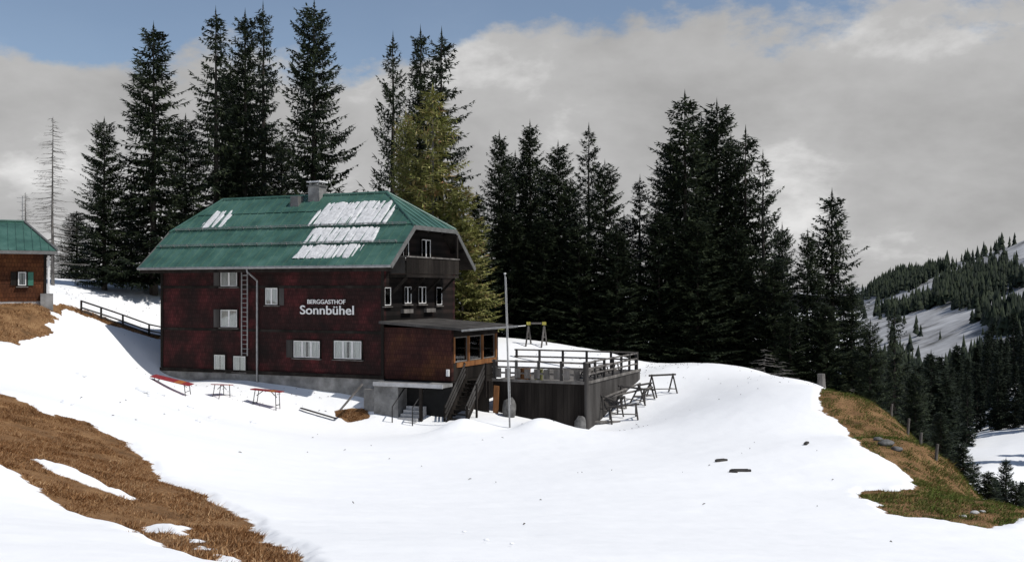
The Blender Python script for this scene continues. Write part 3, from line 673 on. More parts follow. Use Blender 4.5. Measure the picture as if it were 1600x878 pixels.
# rafters under the gable overhang
for y in (0.6, 1.85, WW/2 - .9, WW/2 + .9, WW - 1.85, WW - .6):
    zz = min(rz_(y), rz_(WW - y), HIPZ) - .32
    MB().box(-0.001, OE - .03, y - .08, y + .08, zz, zz + .18).build('purlin', M['wood_dark'], roof_o)
for k in range(20):
    x = -LW + .4 + k * .83; MB().bar((x, -OV + .08, EV - .12), (x, -.002, EV + (OV) * sl - .25), .1, .14).build('rafter_tail', M['wood_dark'], roof_o)

def window(name, parent, axis, a0, a1, z0, z1, off, panes=2, curtain='full', frame=None, shutter=None, sgn=-1):
    """axis 'x': lies on a plane local y = off facing -y; axis 'y': plane local x = off facing +x"""
    frame = frame or M['white']
    def bx(mb, u0, u1, d0, d1, zz0, zz1):      # d measured outward from the wall
        if axis == 'x': mb.box(u0, u1, off - d1, off - d0, zz0, zz1)
        else: mb.box(off + d0, off + d1, u0, u1, zz0, zz1)
        return mb
    w = bx(MB(), a0, a1, 0.003, 0.012, z0, z1).build(name, M['dark'], parent)
    t = 0.06; mb = MB()
    bx(mb, a0 - t, a0, 0.003, .11, z0 - t, z1 + t); bx(mb, a1, a1 + t, 0.003, .11, z0 - t, z1 + t); bx(mb, a0, a1, 0.003, .11, z1, z1 + t); bx(mb, a0, a1, 0.003, .11, z0 - t, z0)
    mb.build('frame', M['wood_dark'], w)
    n = panes; wd = (a1 - a0) / n
    for k in range(n):
        u0, u1 = a0 + k * wd + .008, a0 + (k+1) * wd - .008; q = .045; mb = MB()
        bx(mb, u0, u0 + q, .05, .09, z0, z1); bx(mb, u1 - q, u1, .05, .09, z0, z1); bx(mb, u0 + q, u1 - q, .05, .09, z1 - q, z1); bx(mb, u0 + q, u1 - q, .05, .09, z0, z0 + q)
        mb.build('sash', frame, w)
        bx(MB(), u0 + q, u1 - q, .066, .070, z0 + q, z1 - q).build('pane', M['glass'], w)
    if curtain:
        mb = MB(); V = []; m = 40; zl = z0 + (.3 * (z1 - z0) if curtain == 'half' else 0)
        gap = curtain == 'open'
        for s_ in ((0, .36), (.64, 1)) if gap else ((0, .455), (.545, 1)):
            vs = []
            for i in range(m + 1):
                u = a0 + (a1 - a0) * (s_[0] + (s_[1] - s_[0]) * i / m); d = .030 + .016 * math.sin(i * 1.0 + a0)
                for z in (zl, z1): vs.append((u, off - d, z) if axis == 'x' else (off + d, u, z))
            mb.add(vs, [(2*i, 2*i+2, 2*i+3, 2*i+1) for i in range(m)])
        mb.build('curtain', M['curtain'], w)
    bx(MB(), a0 - .1, a1 + .1, 0.003, .16, z0 - t - .05, z0 - t - .002).build('sill', M['wood_grey'], w)
    if shutter:
        for s_ in shutter:
            u0, u1 = (a0 - t - wd * .8, a0 - t - .02) if s_ == 'l' else (a1 + t + .02, a1 + t + wd * .8)
            bx(MB(), u0, u1, 0.003, .045, z0 - .03, z1 + .03).build('shutter', M['wood_deck'], w)
    return w
def fwin(x0, y0, x1, y1, **k):
    a, zt = on_front(x0, y0); b, zb = on_front(x1, y1); return window('window', inn, 'x', a, b, zb, zt, 0.0, **k)
fwin(346, 425, 372, 447, panes=2, shutter='l')
fwin(346, 484, 372, 511, panes=2, shutter='l')
fwin(416, 450, 435, 476, panes=2, shutter='r')
fwin(336, 554, 353, 580, panes=1)
fwin(366, 556, 385, 580, panes=1)
fwin(460, 532, 501, 559, panes=3, shutter='l')
fwin(523, 532, 566, 561, panes=3)
for z in (0,):
    pass
# chimney, roof hatch
def box_part(name, m, parent, *b): return MB().box(*b).build(name, m, parent)
cxl = on_front(497, 300, WW/2)[0]
ch = box_part('chimney', M['concrete'], roof_o, cxl - .42, cxl + .42, WW/2 - .5, WW/2 + .3, RG - .6, RG + .6)
box_part('chimney_cap', M['roof_trim'], ch, cxl - .5, cxl + .5, WW/2 - .58, WW/2 + .38, RG + .602, RG + .69)
for a in (-.35, .3):
    for b in (-.45, .2): box_part('chimney_leg', M['metal'], ch, cxl + a, cxl + a + .06, WW/2 + b, WW/2 + b + .06, RG + .692, RG + .85)
box_part('chimney_cover', M['roof_snow'], ch, cxl - .5, cxl + .5, WW/2 - .58, WW/2 + .38, RG + .852, RG + .93)
hx = on_front(464, 312, WW/2 - .6)[0]
box_part('roof_hatch', M['roof_trim'], roof_o, hx - .3, hx + .3, WW/2 - .9, WW/2 - .3, rz_(WW/2 - .9) - .1, rz_(WW/2 - .3) + .25)
# gable: balcony, windows, doors
by0, bz1 = 0.65, 7.05; by1 = 7.3; BF = 6.0; BX = 1.15
bal = box_part('balcony', M['wood_dark'], inn, 0.003, BX, by0, by1, BF - .16, BF)
n = int((by1 - by0) / .2)
for k in range(n):
    y = by0 + (by1 - by0) * k / n; box_part('balcony_board', M['wood_dark'], bal, BX - .04, BX, y + .004, y + (by1 - by0) / n - .012, BF + .06, bz1 - .06)
for k in range(5):
    x = .05 + k * .2; box_part('balcony_board', M['wood_deck'], bal, x, x + .19, by0, by0 + .035, BF + .06, bz1 - .06)
box_part('handrail', M['wood_grey'], bal, BX - .09, BX + .05, by0 - .05, by1 + .05, bz1 - .058, bz1 + .02)
box_part('handrail', M['wood_grey'], bal, 0.003, BX - .092, by0 - .05, by0 + .09, bz1 - .058, bz1 + .02)
for y in (by0 + .3, 3.0, 5.0, by1 - .3): MB().bar((0.005, y, BF - 1.1), (BX - .15, y, BF - .17), .12, .14).build('bracket', M['wood_dark'], bal)
for y in (by0 + .06, by1 - .06): MB().box(BX - .16, BX - .045, y - .055, y + .055, bz1 + .022, min(rz_(y), HIPZ) - .3).build('post', M['wood_dark'], bal)
def gwin(x0, y0, x1, y1, x=0.0, **k):
    a, zt = on_side(x0, y0, x); b, zb = on_side(x1, y1, x); return window(k.pop('name', 'window'), inn, 'y', a, b, zb, zt, x, **k)
gwin(628, 372, 637, 404, panes=1); gwin(657, 374, 671, 406, panes=2, name='balcony_door')
gwin(599, 449, 609, 477, panes=1); gwin(630, 448, 641, 474, panes=2); gwin(652, 448, 664, 474, panes=2); gwin(680, 449, 689, 476, panes=1)
for x0, x1 in ((626, 641), (662, 676)):      # flower boxes
    a = on_side(x0, 483)[0]; b = on_side(x1, 483)[0]; box_part('flower_box', M['wood_grey'], inn, .01, .22, a, b, 3.72, 3.95)
# low annex on the gable side
AXL, AD = 4.4, 6.0
ann = box_part('annex', M['shingle_annex'], inn, 0.005, AXL, 0.0, 0.25, 0.0, 2.95)
box_part('annex_base', M['wood_dark'], ann, .07, AXL - .01, .01, AD, -3.3, -.022)
box_part('side_wall', M['wood_dark'], ann, AXL - .2, AXL - .002, 0.252, AD, 0.0, 1.0)
box_part('end_wall', M['shingle'], ann, 0.005, AXL, AD + .002, AD + .2, 0.0, 2.8)
box_part('header', M['wood_dark'], ann, AXL - .2, AXL - .002, .252, AD, 2.45, 2.75)
for y in (0.26, 2.1, 3.95, AD - .16): box_part('post', M['wood_orange'], ann, AXL - .19, AXL + .03, y, y + .15, 1.002, 2.448)
box_part('panel', M['wood_orange'], ann, AXL + .002, AXL + .05, .6, AD - .1, 0.72, 1.0)
box_part('inner_wall', M['dark'], ann, AXL - 1.9, AXL - 1.8, .26, AD - .01, 0.0, 2.9)
box_part('inner_floor', M['dark'], ann, AXL - 1.79, AXL - .21, .26, AD - .01, -.02, .05)
for k, (y0, y1) in enumerate(((0.42, 2.08), (2.27, 3.93), (4.12, 5.82))):
    w = box_part('pane', M['glass'], ann, AXL - .11, AXL - .105, y0, y1, 1.06, 2.4)
    mb = MB()
    for q in (y0, y1 - .05): mb.box(AXL - .14, AXL - .06, q, q + .05, 1.01, 2.44)
    mb.box(AXL - .14, AXL - .06, y0 + .052, y1 - .052, 2.38, 2.44); mb.box(AXL - .14, AXL - .06, y0 + .052, y1 - .052, 1.01, 1.07); mb.build('frame', M['wood_grey'], w)
ar = MB(); nA = Vector((0.06, 0, 1)).normalized()
ar.slab([(-0.0 + .01, -.55, 3.32), (AXL + .9, -.55, 2.98), (AXL + .9, AD + .5, 2.98), (.01, AD + .5, 3.32)], nA, 0.14); aro = ar.build('annex_roof', M['wood_deck'], ann)
MB().tube([(AXL + .98, -.6, 2.86), (AXL + .98, AD + .9, 2.86)], .065, 8).build('gutter', M['metal'], aro)
MB().tube([(AXL + .98, AD + .9, 2.86), (AXL + .98, AD + 2.2, 2.86)], .03, 6).build('gutter_pipe', M['white'], aro)
box_part('corner_lamp', M['white'], ann, AXL - .28, AXL - .12, -.12, -.003, .28, .66)
# porch slab, basement and steps in front of the annex
por = box_part('porch', M['concrete'], inn, 0.1, AXL + .1, -1.25, -.07, -.28, -.10)
box_part('porch_edge', M['plaster'], por, 0.08, AXL + .12, -1.30, -1.252, -.30, -.08)
box_part('porch_wall', M['concrete'], por, 0.1, 1.65, -1.2, -.08, -3.2, -.282)
box_part('porch_wall', M['concrete'], por, -.7, .098, -1.0, -.08, -3.2, -.55)
box_part('basement_back', M['dark'], por, 1.66, AXL + .1, -.2, -.08, -3.2, -.282)
for k in range(6): box_part('step', M['plaster'], por, 1.7 + .02 * k, 2.95, -1.9 + k * .27, -1.62 + k * .27, -2.75 + .001 * k, -2.38 + k * .19)
for x in (1.7, 2.98): MB().tube([(x, -1.9, -2.7), (x, -1.9, -1.35), (x, -.5, -.42)], .035, 6).build('handrail', M['iron'], por)
box_part('porch_post', M['wood_dark'], por, 3.0, 3.16, -1.2, -1.04, -3.2, -.282)
# timber stair between porch and terrace
st = empty('timber_stair', tuple(to_w(4.6, .3, 0)), RZ, 'dark timber stair with slanting slats between porch and terrace', 'stair')
for x in (0.0, 1.1):
    sx = .07 if x else -.07
    MB().bar((x, -1.3, -2.3), (x, 1.15, -.05), .08, .3).build('stringer', M['wood_dark'], st)
    for k in range(3): MB().bar((x + sx, -1.3, -1.95 + .3 * k), (x + sx, 1.15, .3 + .3 * k), .05, .1).build('rail', M['wood_deck'], st)
    for y in (-1.25, -.05, 1.12):
        z = -2.3 + (y + 1.3) * .918; MB().box(x + 2 * sx - .05, x + 2 * sx + .05, y - .05, y + .05, z - .9, z + 1.05).build('post', M['wood_dark'], st)
for k in range(10): y = -1.25 + k * .24; z = -2.25 + k * .222; MB().box(.045, 1.055, y, y + .28, z, z + .045).build('tread', M['wood_dark'], st)
MB().box(-.15, 1.15, 1.17, 2.27, -.1, -.04).build('landing', M['wood_dark'], st)
for k in range(8): MB().box(-.2 + k * .17, -.04 + k * .17, 1.75, 1.79, -3.2, -.11).build('skirt_board', M['wood_dark'], st)
# ladder and downpipe on the front
lx0, lzt = on_front(375.5, 420, -.3); lx1, lzb = on_front(384.5, 556, -.3)
lad = empty('ladder', tuple(to_w((lx0 + lx1) / 2, -.17, lzb)), RZ, 'tall grey ladder fixed upright on the front wall', 'ladder')
wl = (lx1 - lx0) / 2; hl = lzt - lzb
for s_ in (-1, 1): MB().box(s_ * wl - .03, s_ * wl + .03, -.03, .03, 0, hl).build('rail', M['metal'], lad)
for k in range(int(hl / .28)): MB().tube([(-wl + .03, 0, .15 + k * .28), (wl - .03, 0, .15 + k * .28)], .022, 6).build('rung', M['metal'], lad)
for z in (.4, hl - .4): MB().box(-wl, wl, .031, .17, z, z + .04).build('bracket', M['metal'], lad)
dx, dz = on_front(402, 436, -.12); dxt = on_front(387, 424, -.9)[0]
mb = MB(); mb.tube([(dxt, -OV - .1, EV - .14), (dxt, -OV - .05, EV - .3), (dx, -.14, dz - .1), (dx, -.14, dz - .4), (dx, -.14, -1.25)], .06, 8); mb.build('downpipe', M['metal'], inn)
# lettering
def lettering():
    o = empty('house_sign', tuple(to_w(on_front(512, 480)[0], -.1, on_front(512, 490)[1])), RZ, 'white painted house name lettering on the front wall', 'sign')
    def width(s_, sz):
        cu = bpy.data.curves.new('t', 'FONT'); cu.body = s_; cu.size = sz; t = bpy.data.objects.new('t', cu); COL.objects.link(t); bpy.context.view_layer.update(); w = t.dimensions.x; bpy.data.objects.remove(t); bpy.data.curves.remove(cu); return w
    for txt, pxl, pxr, pyb, cap, bold in (('BERGGASTHOF', 482, 541, 474.5, 6.6, .004), ('Sonnbühel', 470.5, 554, 490.5, 13.5, .008)):
        x0, zb = on_front(pxl, pyb); x1, _ = on_front(pxr, pyb); zt = on_front(pxl, pyb - cap)[1]; size = (zt - zb) / .70
        tot = width(txt, size); k = (x1 - x0) / tot; org = on_front(512, 480)[0]; zo = on_front(512, 490)[1]
        for i, chr_ in enumerate(txt):
            cu = bpy.data.curves.new('letter', 'FONT'); cu.body = chr_; cu.size = size; cu.extrude = .02; cu.offset = bold
            t = bpy.data.objects.new('letter', cu); COL.objects.link(t); bpy.context.view_layer.update()
            me = bpy.data.meshes.new_from_object(t.evaluated_get(bpy.context.evaluated_depsgraph_get())); bpy.data.objects.remove(t)
            adv = width(txt[:i+1], size) - width(chr_, size) if i else 0
            lo = min(v.co.x for v in me.vertices)
            for v in me.vertices: v.co = (x0 - org + (v.co.x - lo + adv) * k, -v.co.z, zb - zo + v.co.y)
            me.name = 'letter'; me.materials.clear(); l = link('letter', me, M['white'], o)
    mb = MB()
    for z in (.03, .42): mb.box(-1.3, 1.3, .03, .05, z, z + .03)
    mb.build('mounting_bar', M['iron'], o)
lettering()
# snow lying on the roof in streaks between the seams
def roof_snow(y0, y1, px0, px1, label, seed, thick=.075, cut=0.0):
    xa0, xb0 = on_front(px0[0], 0, y0)[0], on_front(px0[1], 0, y0)[0]; xa1, xb1 = on_front(px1[0], 0, y1)[0], on_front(px1[1], 0, y1)[0]
    xs = np.arange(min(xa0, xa1) - .2, max(xb0, xb1) + .2, .045); ys = np.arange(y0, y1 + .001, .06); GX, GY = np.meshgrid(xs, ys)
    t = (GY - y0) / (y1 - y0); a = xa0 + (xa1 - xa0) * t; b = xb0 + (xb1 - xb0) * t
    edge = np.minimum(np.minimum(GX - a, b - GX) * .8, np.minimum((GY - y0) * 1.6 + .02, (y1 - GY) * .9))
    streak = fbm(GX / .20 + seed * 7, GY / 2.6 + seed, 3); clump = fbm(GX / 1.1 + seed * 3, GY / .8, 3)
    rib = .10 * (np.abs(((GX - XL + .045) / PW) % 1 - .5) > .44)      # the seams melt free first
    m = np.minimum(edge, .22) + 0.42 * streak + .26 * clump + .0 - rib - cut
    h = thick * np.sqrt(np.clip(m / .22, 0, 1)) * (1 + .25 * clump); ok = m > 0
    base = np.where(ok, .035, .02); zz = rz_(GY); off = base + h
    V = np.stack([GX, GY + nF.y * off, zz + nF.z * off], -1).reshape(-1, 3); ny, nx = GX.shape; ix = np.arange(ny * nx).reshape(ny, nx)
    q = np.stack([ix[:-1,:-1], ix[:-1,1:], ix[1:,1:], ix[1:,:-1]], -1).reshape(-1, 4); keep = ok.ravel()[q].sum(1) >= 2; q = q[keep]
    used = np.unique(q); rm = np.zeros(len(V), int); rm[used] = np.arange(len(used))
    o = link('snow_patch', np_mesh('snow_patch', V[used], rm[q], 4), M['roof_snow'], None, True); o.location = P0; o.rotation_euler = (0, 0, RZ)
    tag(o, label, 'snow', 'snow patches on the inn roof', 'stuff')
roof_snow(2.02, 3.85, (482, 606), (515, 616), 'large streaky snow patch near the ridge of the green roof', 1)
roof_snow(.68, 1.85, (472, 582), (490, 594), 'middle band of snow on the green roof', 2)
roof_snow(-.42, .56, (460, 552), (478, 566), 'lowest band of snow on the green roof', 3)
roof_snow(2.05, 3.6, (308, 352), (335, 372), 'thin snow streaks at the left end of the green roof', 4, .04, .20)

# ------------------------------------------------------------------ terrace
ter = empty('terrace', tuple(to_w(5.75, 2.58, 0)), RZ, 'raised dark timber terrace with log railings beside the inn', 'terrace')
TX, TY = 5.66, 10.35
k = 0; y = 0
while y < TY - .01: MB().box(0, TX, y, min(TY, y + .19), -.12, -.06).build('deck_board', M['wood_grey'], ter); y += .2
MB().box(.02, TX - .02, .02, TY - .02, -.3, -.122).build('deck_frame', M['wood_dark'], ter)
n = 26
for k in range(n):
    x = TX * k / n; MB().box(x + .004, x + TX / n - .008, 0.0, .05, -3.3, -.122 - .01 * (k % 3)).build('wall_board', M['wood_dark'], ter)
n = 42
for k in range(n):
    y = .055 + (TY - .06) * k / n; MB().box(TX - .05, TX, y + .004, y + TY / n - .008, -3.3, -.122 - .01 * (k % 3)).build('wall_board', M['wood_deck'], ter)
for x, y in ((TX + .09, -.09),): MB().tube([(x, y, -3.4), (x, y, 1.05)], .12, 10).build('corner_post', M['wood_deck'], ter)
MB().box(-.05, TX + .05, -.06, -.002, -.14, .02).build('edge_beam', M['wood_grey'], ter)
MB().box(TX + .002, TX + .06, .03, TY, -.14, .02).build('edge_beam', M['wood_grey'], ter)
def railing(a, b, n, hs=(.35, .68, 1.02), h=1.1, r=.055, slat=False):
    a = Vector(a); b = Vector(b)
    for i in range(n + 1):
        p = a.lerp(b, i / n); MB().box(p.x - .065, p.x + .065, p.y - .065, p.y + .065, p.z - .2, p.z + h).build('rail_post', M['wood_deck'], ter)
    for z in hs:
        t = (b - a).normalized() * .15; MB().tube([a - t + Vector((0, 0, z)), a.lerp(b, .5) + Vector((0, 0, z + .015)), b + t + Vector((0, 0, z))], r, 7).build('rail', M['wood_grey'], ter)
railing((.05, .1, 0), (TX - .1, .1, 0), 4)
railing((TX - .12, .3, 0), (TX - .12, TY - .3, 0), 6)
railing((-3.0, TY - .12, 0), (TX - .25, TY - .12, 0), 5, (.6, 1.05))
for k in range(9):
    x = .15 + k * .6; MB().box(x, x + .35, .02, .06, .08, .62).build('rail_board', M['wood_grey'], ter)
# things on the terrace
def crate(x, y, sx, sy, h, m, label, rz=0.0):
    o = empty('storage_box', tuple(to_w(x, y, -.058)), RZ + rz, label, 'box')
    MB().box(-sx/2, sx/2, -sy/2, sy/2, 0, h).build('body', m, o); MB().box(-sx/2 - .03, sx/2 + .03, -sy/2 - .03, sy/2 + .03, h + .002, h + .05).build('lid', m, o)
crate(7.45, 3.15, .62, .5, .62, M['wood_orange'], 'brown wooden box behind the front terrace railing')
crate(8.35, 3.2, .4, .4, .58, M['olive'], 'small olive box behind the front terrace railing', .2)
def bench(x, y, z, rz, l, label, group, tilt=0.0):
    o = empty('picnic_bench', tuple(to_w(x, y, z)), RZ + rz, label, 'bench', group); o.rotation_euler.x = tilt
    for k in range(3): MB().box(-l/2, l/2, -.24 + k * .165, -.24 + k * .165 + .15, .42, .46).build('seat_board', M['wood_grey'], o)
    for sx in (-1, 1):
        for sy in (-1, 1): MB().bar((sx * (l/2 - .2), sy * .1, .42), (sx * (l/2 - .2), sy * .24, 0), .08, .06).build('leg', M['wood_deck'], o)
        MB().bar((sx * (l/2 - .2) + .05, -.19, .15), (sx * (l/2 - .2) + .05, .19, .15), .05, .06).build('brace', M['wood_deck'], o)
    return o
GT = 'benches put away on the terrace'
bench(10.4, 6.0, -.06, 1.5, 1.9, 'grey bench near the front corner of the terrace', GT)
bench(10.3, 8.6, -.06, 1.6, 1.9, 'grey bench in the middle of the terrace right side', GT)
bench(10.0, 11.0, -.06, 1.3, 1.9, 'grey bench at the back corner of the terrace', GT)
bench(9.2, 11.6, -.06, .1, 1.9, 'grey bench along the back terrace railing', GT)
# lumps of rock and plank at the terrace foot
def lump(name, loc, r, m, label, cat, seed, sq=(1, 1, 1)):
    rg = np.random.default_rng(seed); mb = MB(); nu, nv = 14, 8; vs = []
    for j in range(nv + 1):
        th = math.pi * j / nv
        for i in range(nu):
            a = 2 * math.pi * i / nu; d = np.array([math.sin(th) * math.cos(a), math.sin(th) * math.sin(a), math.cos(th)])
            q = 1 + .45 * float(fbm(np.array([d[0] * 1.3 + seed + d[2]]), np.array([d[1] * 1.3 + d[2] * .7]), 3)[0]); vs.append(tuple(d * r * q * np.array(sq)))
    fs = [(j*nu+i, (j+1)*nu+i, (j+1)*nu+(i+1) % nu, j*nu+(i+1) % nu) for j in range(nv) for i in range(nu)]
    mb.add(vs, fs); o = mb.build(name, m, None, True); o.location = loc; return tag(o, label, cat)
def at_ground(px, py, dz=0.0):
    x, y = raycast(px, py); return Vector((x, y, hz(x, y) + dz))
p = to_w(11.25, 2.2); lump('boulder', (p.x, p.y, hz(p.x, p.y) + .35), .42, M['rock'], 'grey upright stone at the terrace front corner', 'stone', 3, (.75, .7, 1.3))
p = to_w(7.0, 2.1); lump('boulder', (p.x, p.y, hz(p.x, p.y) + .35), .5, M['rock'], 'pale boulder against the terrace behind the flagpole', 'stone', 5, (.8, .8, 1.3))
p = to_w(6.1, 2.2); o = MB().box(-.16, .16, -.03, .03, -.5, 1.5).build('plank', M['wood_orange']); o.location = (p.x, p.y, hz(p.x, p.y) + .1); o.rotation_euler = (R(8), R(6), RZ); tag(o, 'orange-brown board leaning on the terrace wall left of the flagpole', 'plank')
# flagpole
fp = at_ground(797, 668); top = pix(789, 428, fp.y)
pole = empty('flagpole', tuple(fp), 0, 'thin white flagpole standing in the snow before the terrace', 'flagpole')
MB().tube([(0, 0, -.5), (top - fp) * .5, top - fp], [.05, .045, .03], 10).build('mast', M['metal'], pole)
MB().tube([top - fp, top - fp + Vector((0, 0, .05))], [.07, .06], 10).build('finial', M['white'], pole)
MB().tube([(top - fp) * .15 + Vector((.07, 0, 0)), (top - fp) * .98 + Vector((.06, 0, 0))], .008, 5).build('halyard', M['white'], pole)

# swing frame behind the terrace
sw = at_ground(838, 541); sw = Vector((pix(838, 541, 72).x, 72.0, 0)); sw.z = hz(sw.x, sw.y)
swo = empty('swing_frame', tuple(sw), 0, 'wooden swing frame with yellow-green crossbeam on the snow behind the terrace', 'swing')
for s_ in (-.55, .55):
    for d in (-1, 1): MB().bar((s_ + d * .22, d * .5, -.2), (s_, 0, 1.45), .09).build('leg', M['wood_grey'], swo)
    MB().bar((s_ - .14, 0, .6), (s_ + .14, 0, .6), .07).build('brace', M['wood_grey'], swo)
    MB().box(s_ - .14, s_ + .14, -.1, .1, 1.45, 1.66).build('beam_head', M['yellow'], swo)
MB().box(-.39, .39, -.06, .06, 1.5, 1.62).build('crossbeam', M['wood_grey'], swo)

# stacked timber trestles right of the terrace
def trestle(x, y, z, rz, label, tilt=(0, 0), l=1.5, h=.95):
    o = empty('timber_trestle', (x, y, z), rz, label, 'trestle', 'timber trestles stacked by the terrace'); o.rotation_euler = (tilt[0], tilt[1], rz)
    MB().tube([(-l/2 - .2, 0, h), (l/2 + .2, 0, h)], .06, 7).build('beam', M['wood_deck'], o)
    for s_ in (-1, 1):
        for d in (-1, 1): MB().tube([(s_ * l/2, d * .5, -.05), (s_ * l/2, -d * .03, h + .06)], .05, 6).build('leg', M['wood_deck'], o)
        MB().tube([(s_ * l/2, -.3, .38), (s_ * l/2, .3, .38)], .035, 6).build('brace', M['wood_grey'], o)
    MB().tube([(-l/2, .3, .4), (l/2, -.3, .4)], .035, 6).build('brace', M['wood_grey'], o)
tre = [(1035,628,62.5,.5,'outermost trestle standing open on the snow right of the terrace',(0,0),1.6,1.25),
       (1005,632,61.5,1.0,'second trestle from the right beside the terrace',(.1,0),1.5,1.1),
       (985,640,61,.3,'trestle in the middle of the stack beside the terrace',(0,.15),1.5,1.1),
       (965,652,60,1.3,'trestle leaning over in the stack beside the terrace',(.25,.1),1.5,1.0),
       (975,664,58.6,.0,'lowest trestle, half sunk in snow before the stack',(.2,-.1),1.5,.9),
       (945,648,59.5,.8,'innermost trestle nearest the terrace wall',(.1,.3),1.4,1.1)]
for px, py, Y, rz, lab, tlt, l, h in tre:
    X = (px - CX) / FPX * Y; trestle(X, Y, hz(X, Y), rz, lab, tlt, l, h)
def logs(px, py, Y, rz, l, r, label, tilt=0.0, dz=.05, m='wood_grey', name='log'):
    X = (px - CX) / FPX * Y; mb = MB(); mb.tube([(-l/2, 0, 0), (-.1 * l, .01, .02), (l/2, 0, 0)], [r, r * 1.05, r * .85], 8); o = mb.build(name, M[m]); o.location = (X, Y, hz(X, Y) + r + dz); o.rotation_euler = (0, tilt, rz); return tag(o, label, 'log')
logs(965, 640, 60.4, .75, 4.2, .07, 'long grey pole lying up over the trestle stack', -.2, 1.0)
logs(985, 640, 61.0, .6, 3.6, .06, 'thinner grey pole across the trestle stack', -.12, .75)
logs(940, 665, 58.3, .2, 2.2, .09, 'short log on the snow below the trestle stack', 0, .02)

# red beer benches and tables half buried before the house
def beer_table(px, py, Y, rz, tilt, label, l=2.0, top_m='red', sc=1.0):
    g = at_ground(px, py); X, Y, z = g
    o = empty('folding_table', (X, Y, z), rz, label, 'table', 'red folding tables left in the snow'); o.rotation_euler = (tilt[0], tilt[1], rz); o.scale = (1, 1, sc)
    MB().box(-l/2, l/2 * .25, -.25, .25, .62, .66).build('table_top', M[top_m], o)
    MB().box(l/2 * .25 + .002, l/2 * .62, -.25, .25, .618, .664).build('end_board', M['orange'], o)
    MB().box(l/2 * .62 + .002, l/2, -.25, .25, .62, .66).build('table_top', M[top_m], o)
    for s_ in (-1, 1):
        x = s_ * (l/2 - .3)
        for d in (-1, 1): MB().tube([(x, d * .2, .62), (x + s_ * .12, d * .22, -.15)], .022, 6).build('leg', M['iron'], o)
        MB().tube([(x + s_ * .08, -.2, .12), (x + s_ * .08, .2, .12)], .018, 6).build('crossbar', M['iron'], o)
        MB().tube([(x, 0, .4), (x - s_ * .4, 0, .61)], .018, 6).build('strut', M['iron'], o)
    return o
beer_table(268, 608, 0, -.35, (.15, .17), 'leftmost red folding table sinking into the snow by the plinth', 2.6, 'red', .8)
beer_table(346, 622, 0, 1.2, (0, .1), 'middle red folding table seen end-on in the snow', 1.4, 'red', 1.1)
beer_table(416, 637, 0, -.3, (0, .06), 'right red folding table with splayed dark legs', 1.9, 'red', 1.45)
# leaning board and scraps by the porch
a = pix(532, 640, 56.6); b = pix(566, 600, 57.9)
o = MB().bar(a, b, .14, .05).build('plank', M['wood_grey']); tag(o, 'weathered grey board leaning up against the plinth', 'plank')
a = pix(470, 620, 58.2); b = pix(525, 640, 56.8); a.z = hz(a.x, a.y) + .14; b.z = hz(b.x, b.y) + .14
o = MB().bar(a, b, .16, .05).build('plank', M['wood_deck']); tag(o, 'dark board lying on the snow along the plinth', 'plank')
for (px, py, l, rz, lab) in ((1260, 694, .55, 1.1, 'thick dark wood chunk alone on the snow field'), (1127, 722, .5, .4, 'left short plank scrap on the open snow'), (1146, 738, .28, -.5, 'smallest wood chip on the open snow'), (1157, 736, .75, .05, 'thin flat slat on the open snow, beside the smallest chip')):
    g = at_ground(px, py, .03); o = MB().box(-l/2, l/2, -.06, .06, -.03, .05).box(-l/2 + .05, l/2 - .1, -.03, .05, .051, .07).build('plank', M['wood_deck']); o.location = g; o.rotation_euler = (0, 0, rz); tag(o, lab, 'plank')
# weathered posts, stones, a stump and bare shrubs along the grassy edge
for px, py, h, lab in ((1392, 648, .6, 'first weathered post from the spruces on the grassy edge'), (1418, 676, .75, 'second weathered post from the spruces on the grassy edge'), (1438, 690, .5, 'third weathered post from the spruces on the grassy edge'), (1462, 715, .65, 'last weathered post on the grassy edge, farthest right')):
    g = at_ground(px, py); mb = MB(); mb.tube([(0, 0, -.4), (.02, 0, h * .6), (.05, .01, h)], [.07, .065, .055], 7); o = mb.build('fence_post', M['wood_grey']); o.location = g; o.rotation_euler = (R(4), R(6 - px % 9), 0); tag(o, lab, 'post', 'posts on the grassy edge')
for k, (px, py, r, lab) in enumerate(((1385, 692, .26, 'largest grey rock in the brown grass'), (1372, 684, .16, 'small rock left of the largest grey rock'), (1402, 700, .2, 'rock right of the largest grey rock'), (1505, 804, .08, 'left pale stone low in the green grass'), (1522, 799, .1, 'middle pale stone low in the green grass'), (1535, 797, .07, 'right pale stone low in the green grass'))):
    g = at_ground(px, py); lump('stone', (g.x, g.y, g.z + r * .25), r, M['rock'] if k < 3 else M['plaster'], lab, 'stone', 60 + k, (1.3, .9, .6))
g = pix(1283, 598, 62); sx, sy = g.x, g.y; mb = MB(); mb.tube([(0, 0, -.3), (.02, 0, .3), (0, 0, .95)], [.34, .24, .22], 10); o = mb.build('tree_stump', M['bark_pale']); o.location = (sx, sy, hz(sx, sy)); tag(o, 'pale grey tree stump at the corner of snow and grass', 'stump')
bush = bare_larch(77, 3.2, 1.6); bush.materials.append(M['bark_pale'])
for px, Y, k, lab in ((1195, 69, 1.0, 'leftmost bare grey shrub under the right-hand clump'), (1222, 68, .8, 'middle bare grey shrub under the right-hand clump'), (1330, 60, .7, 'bare shrub above the brown grass below the spruce pair')):
    X = (px - CX) / FPX * Y; o = link('bare_shrub', bush, None); o.location = (X, Y, hz(X, Y) - .3); o.rotation_euler = (0, 0, px); o.scale = (k, k, k * .6); tag(o, lab, 'shrub', 'bare shrubs along the snow edge')
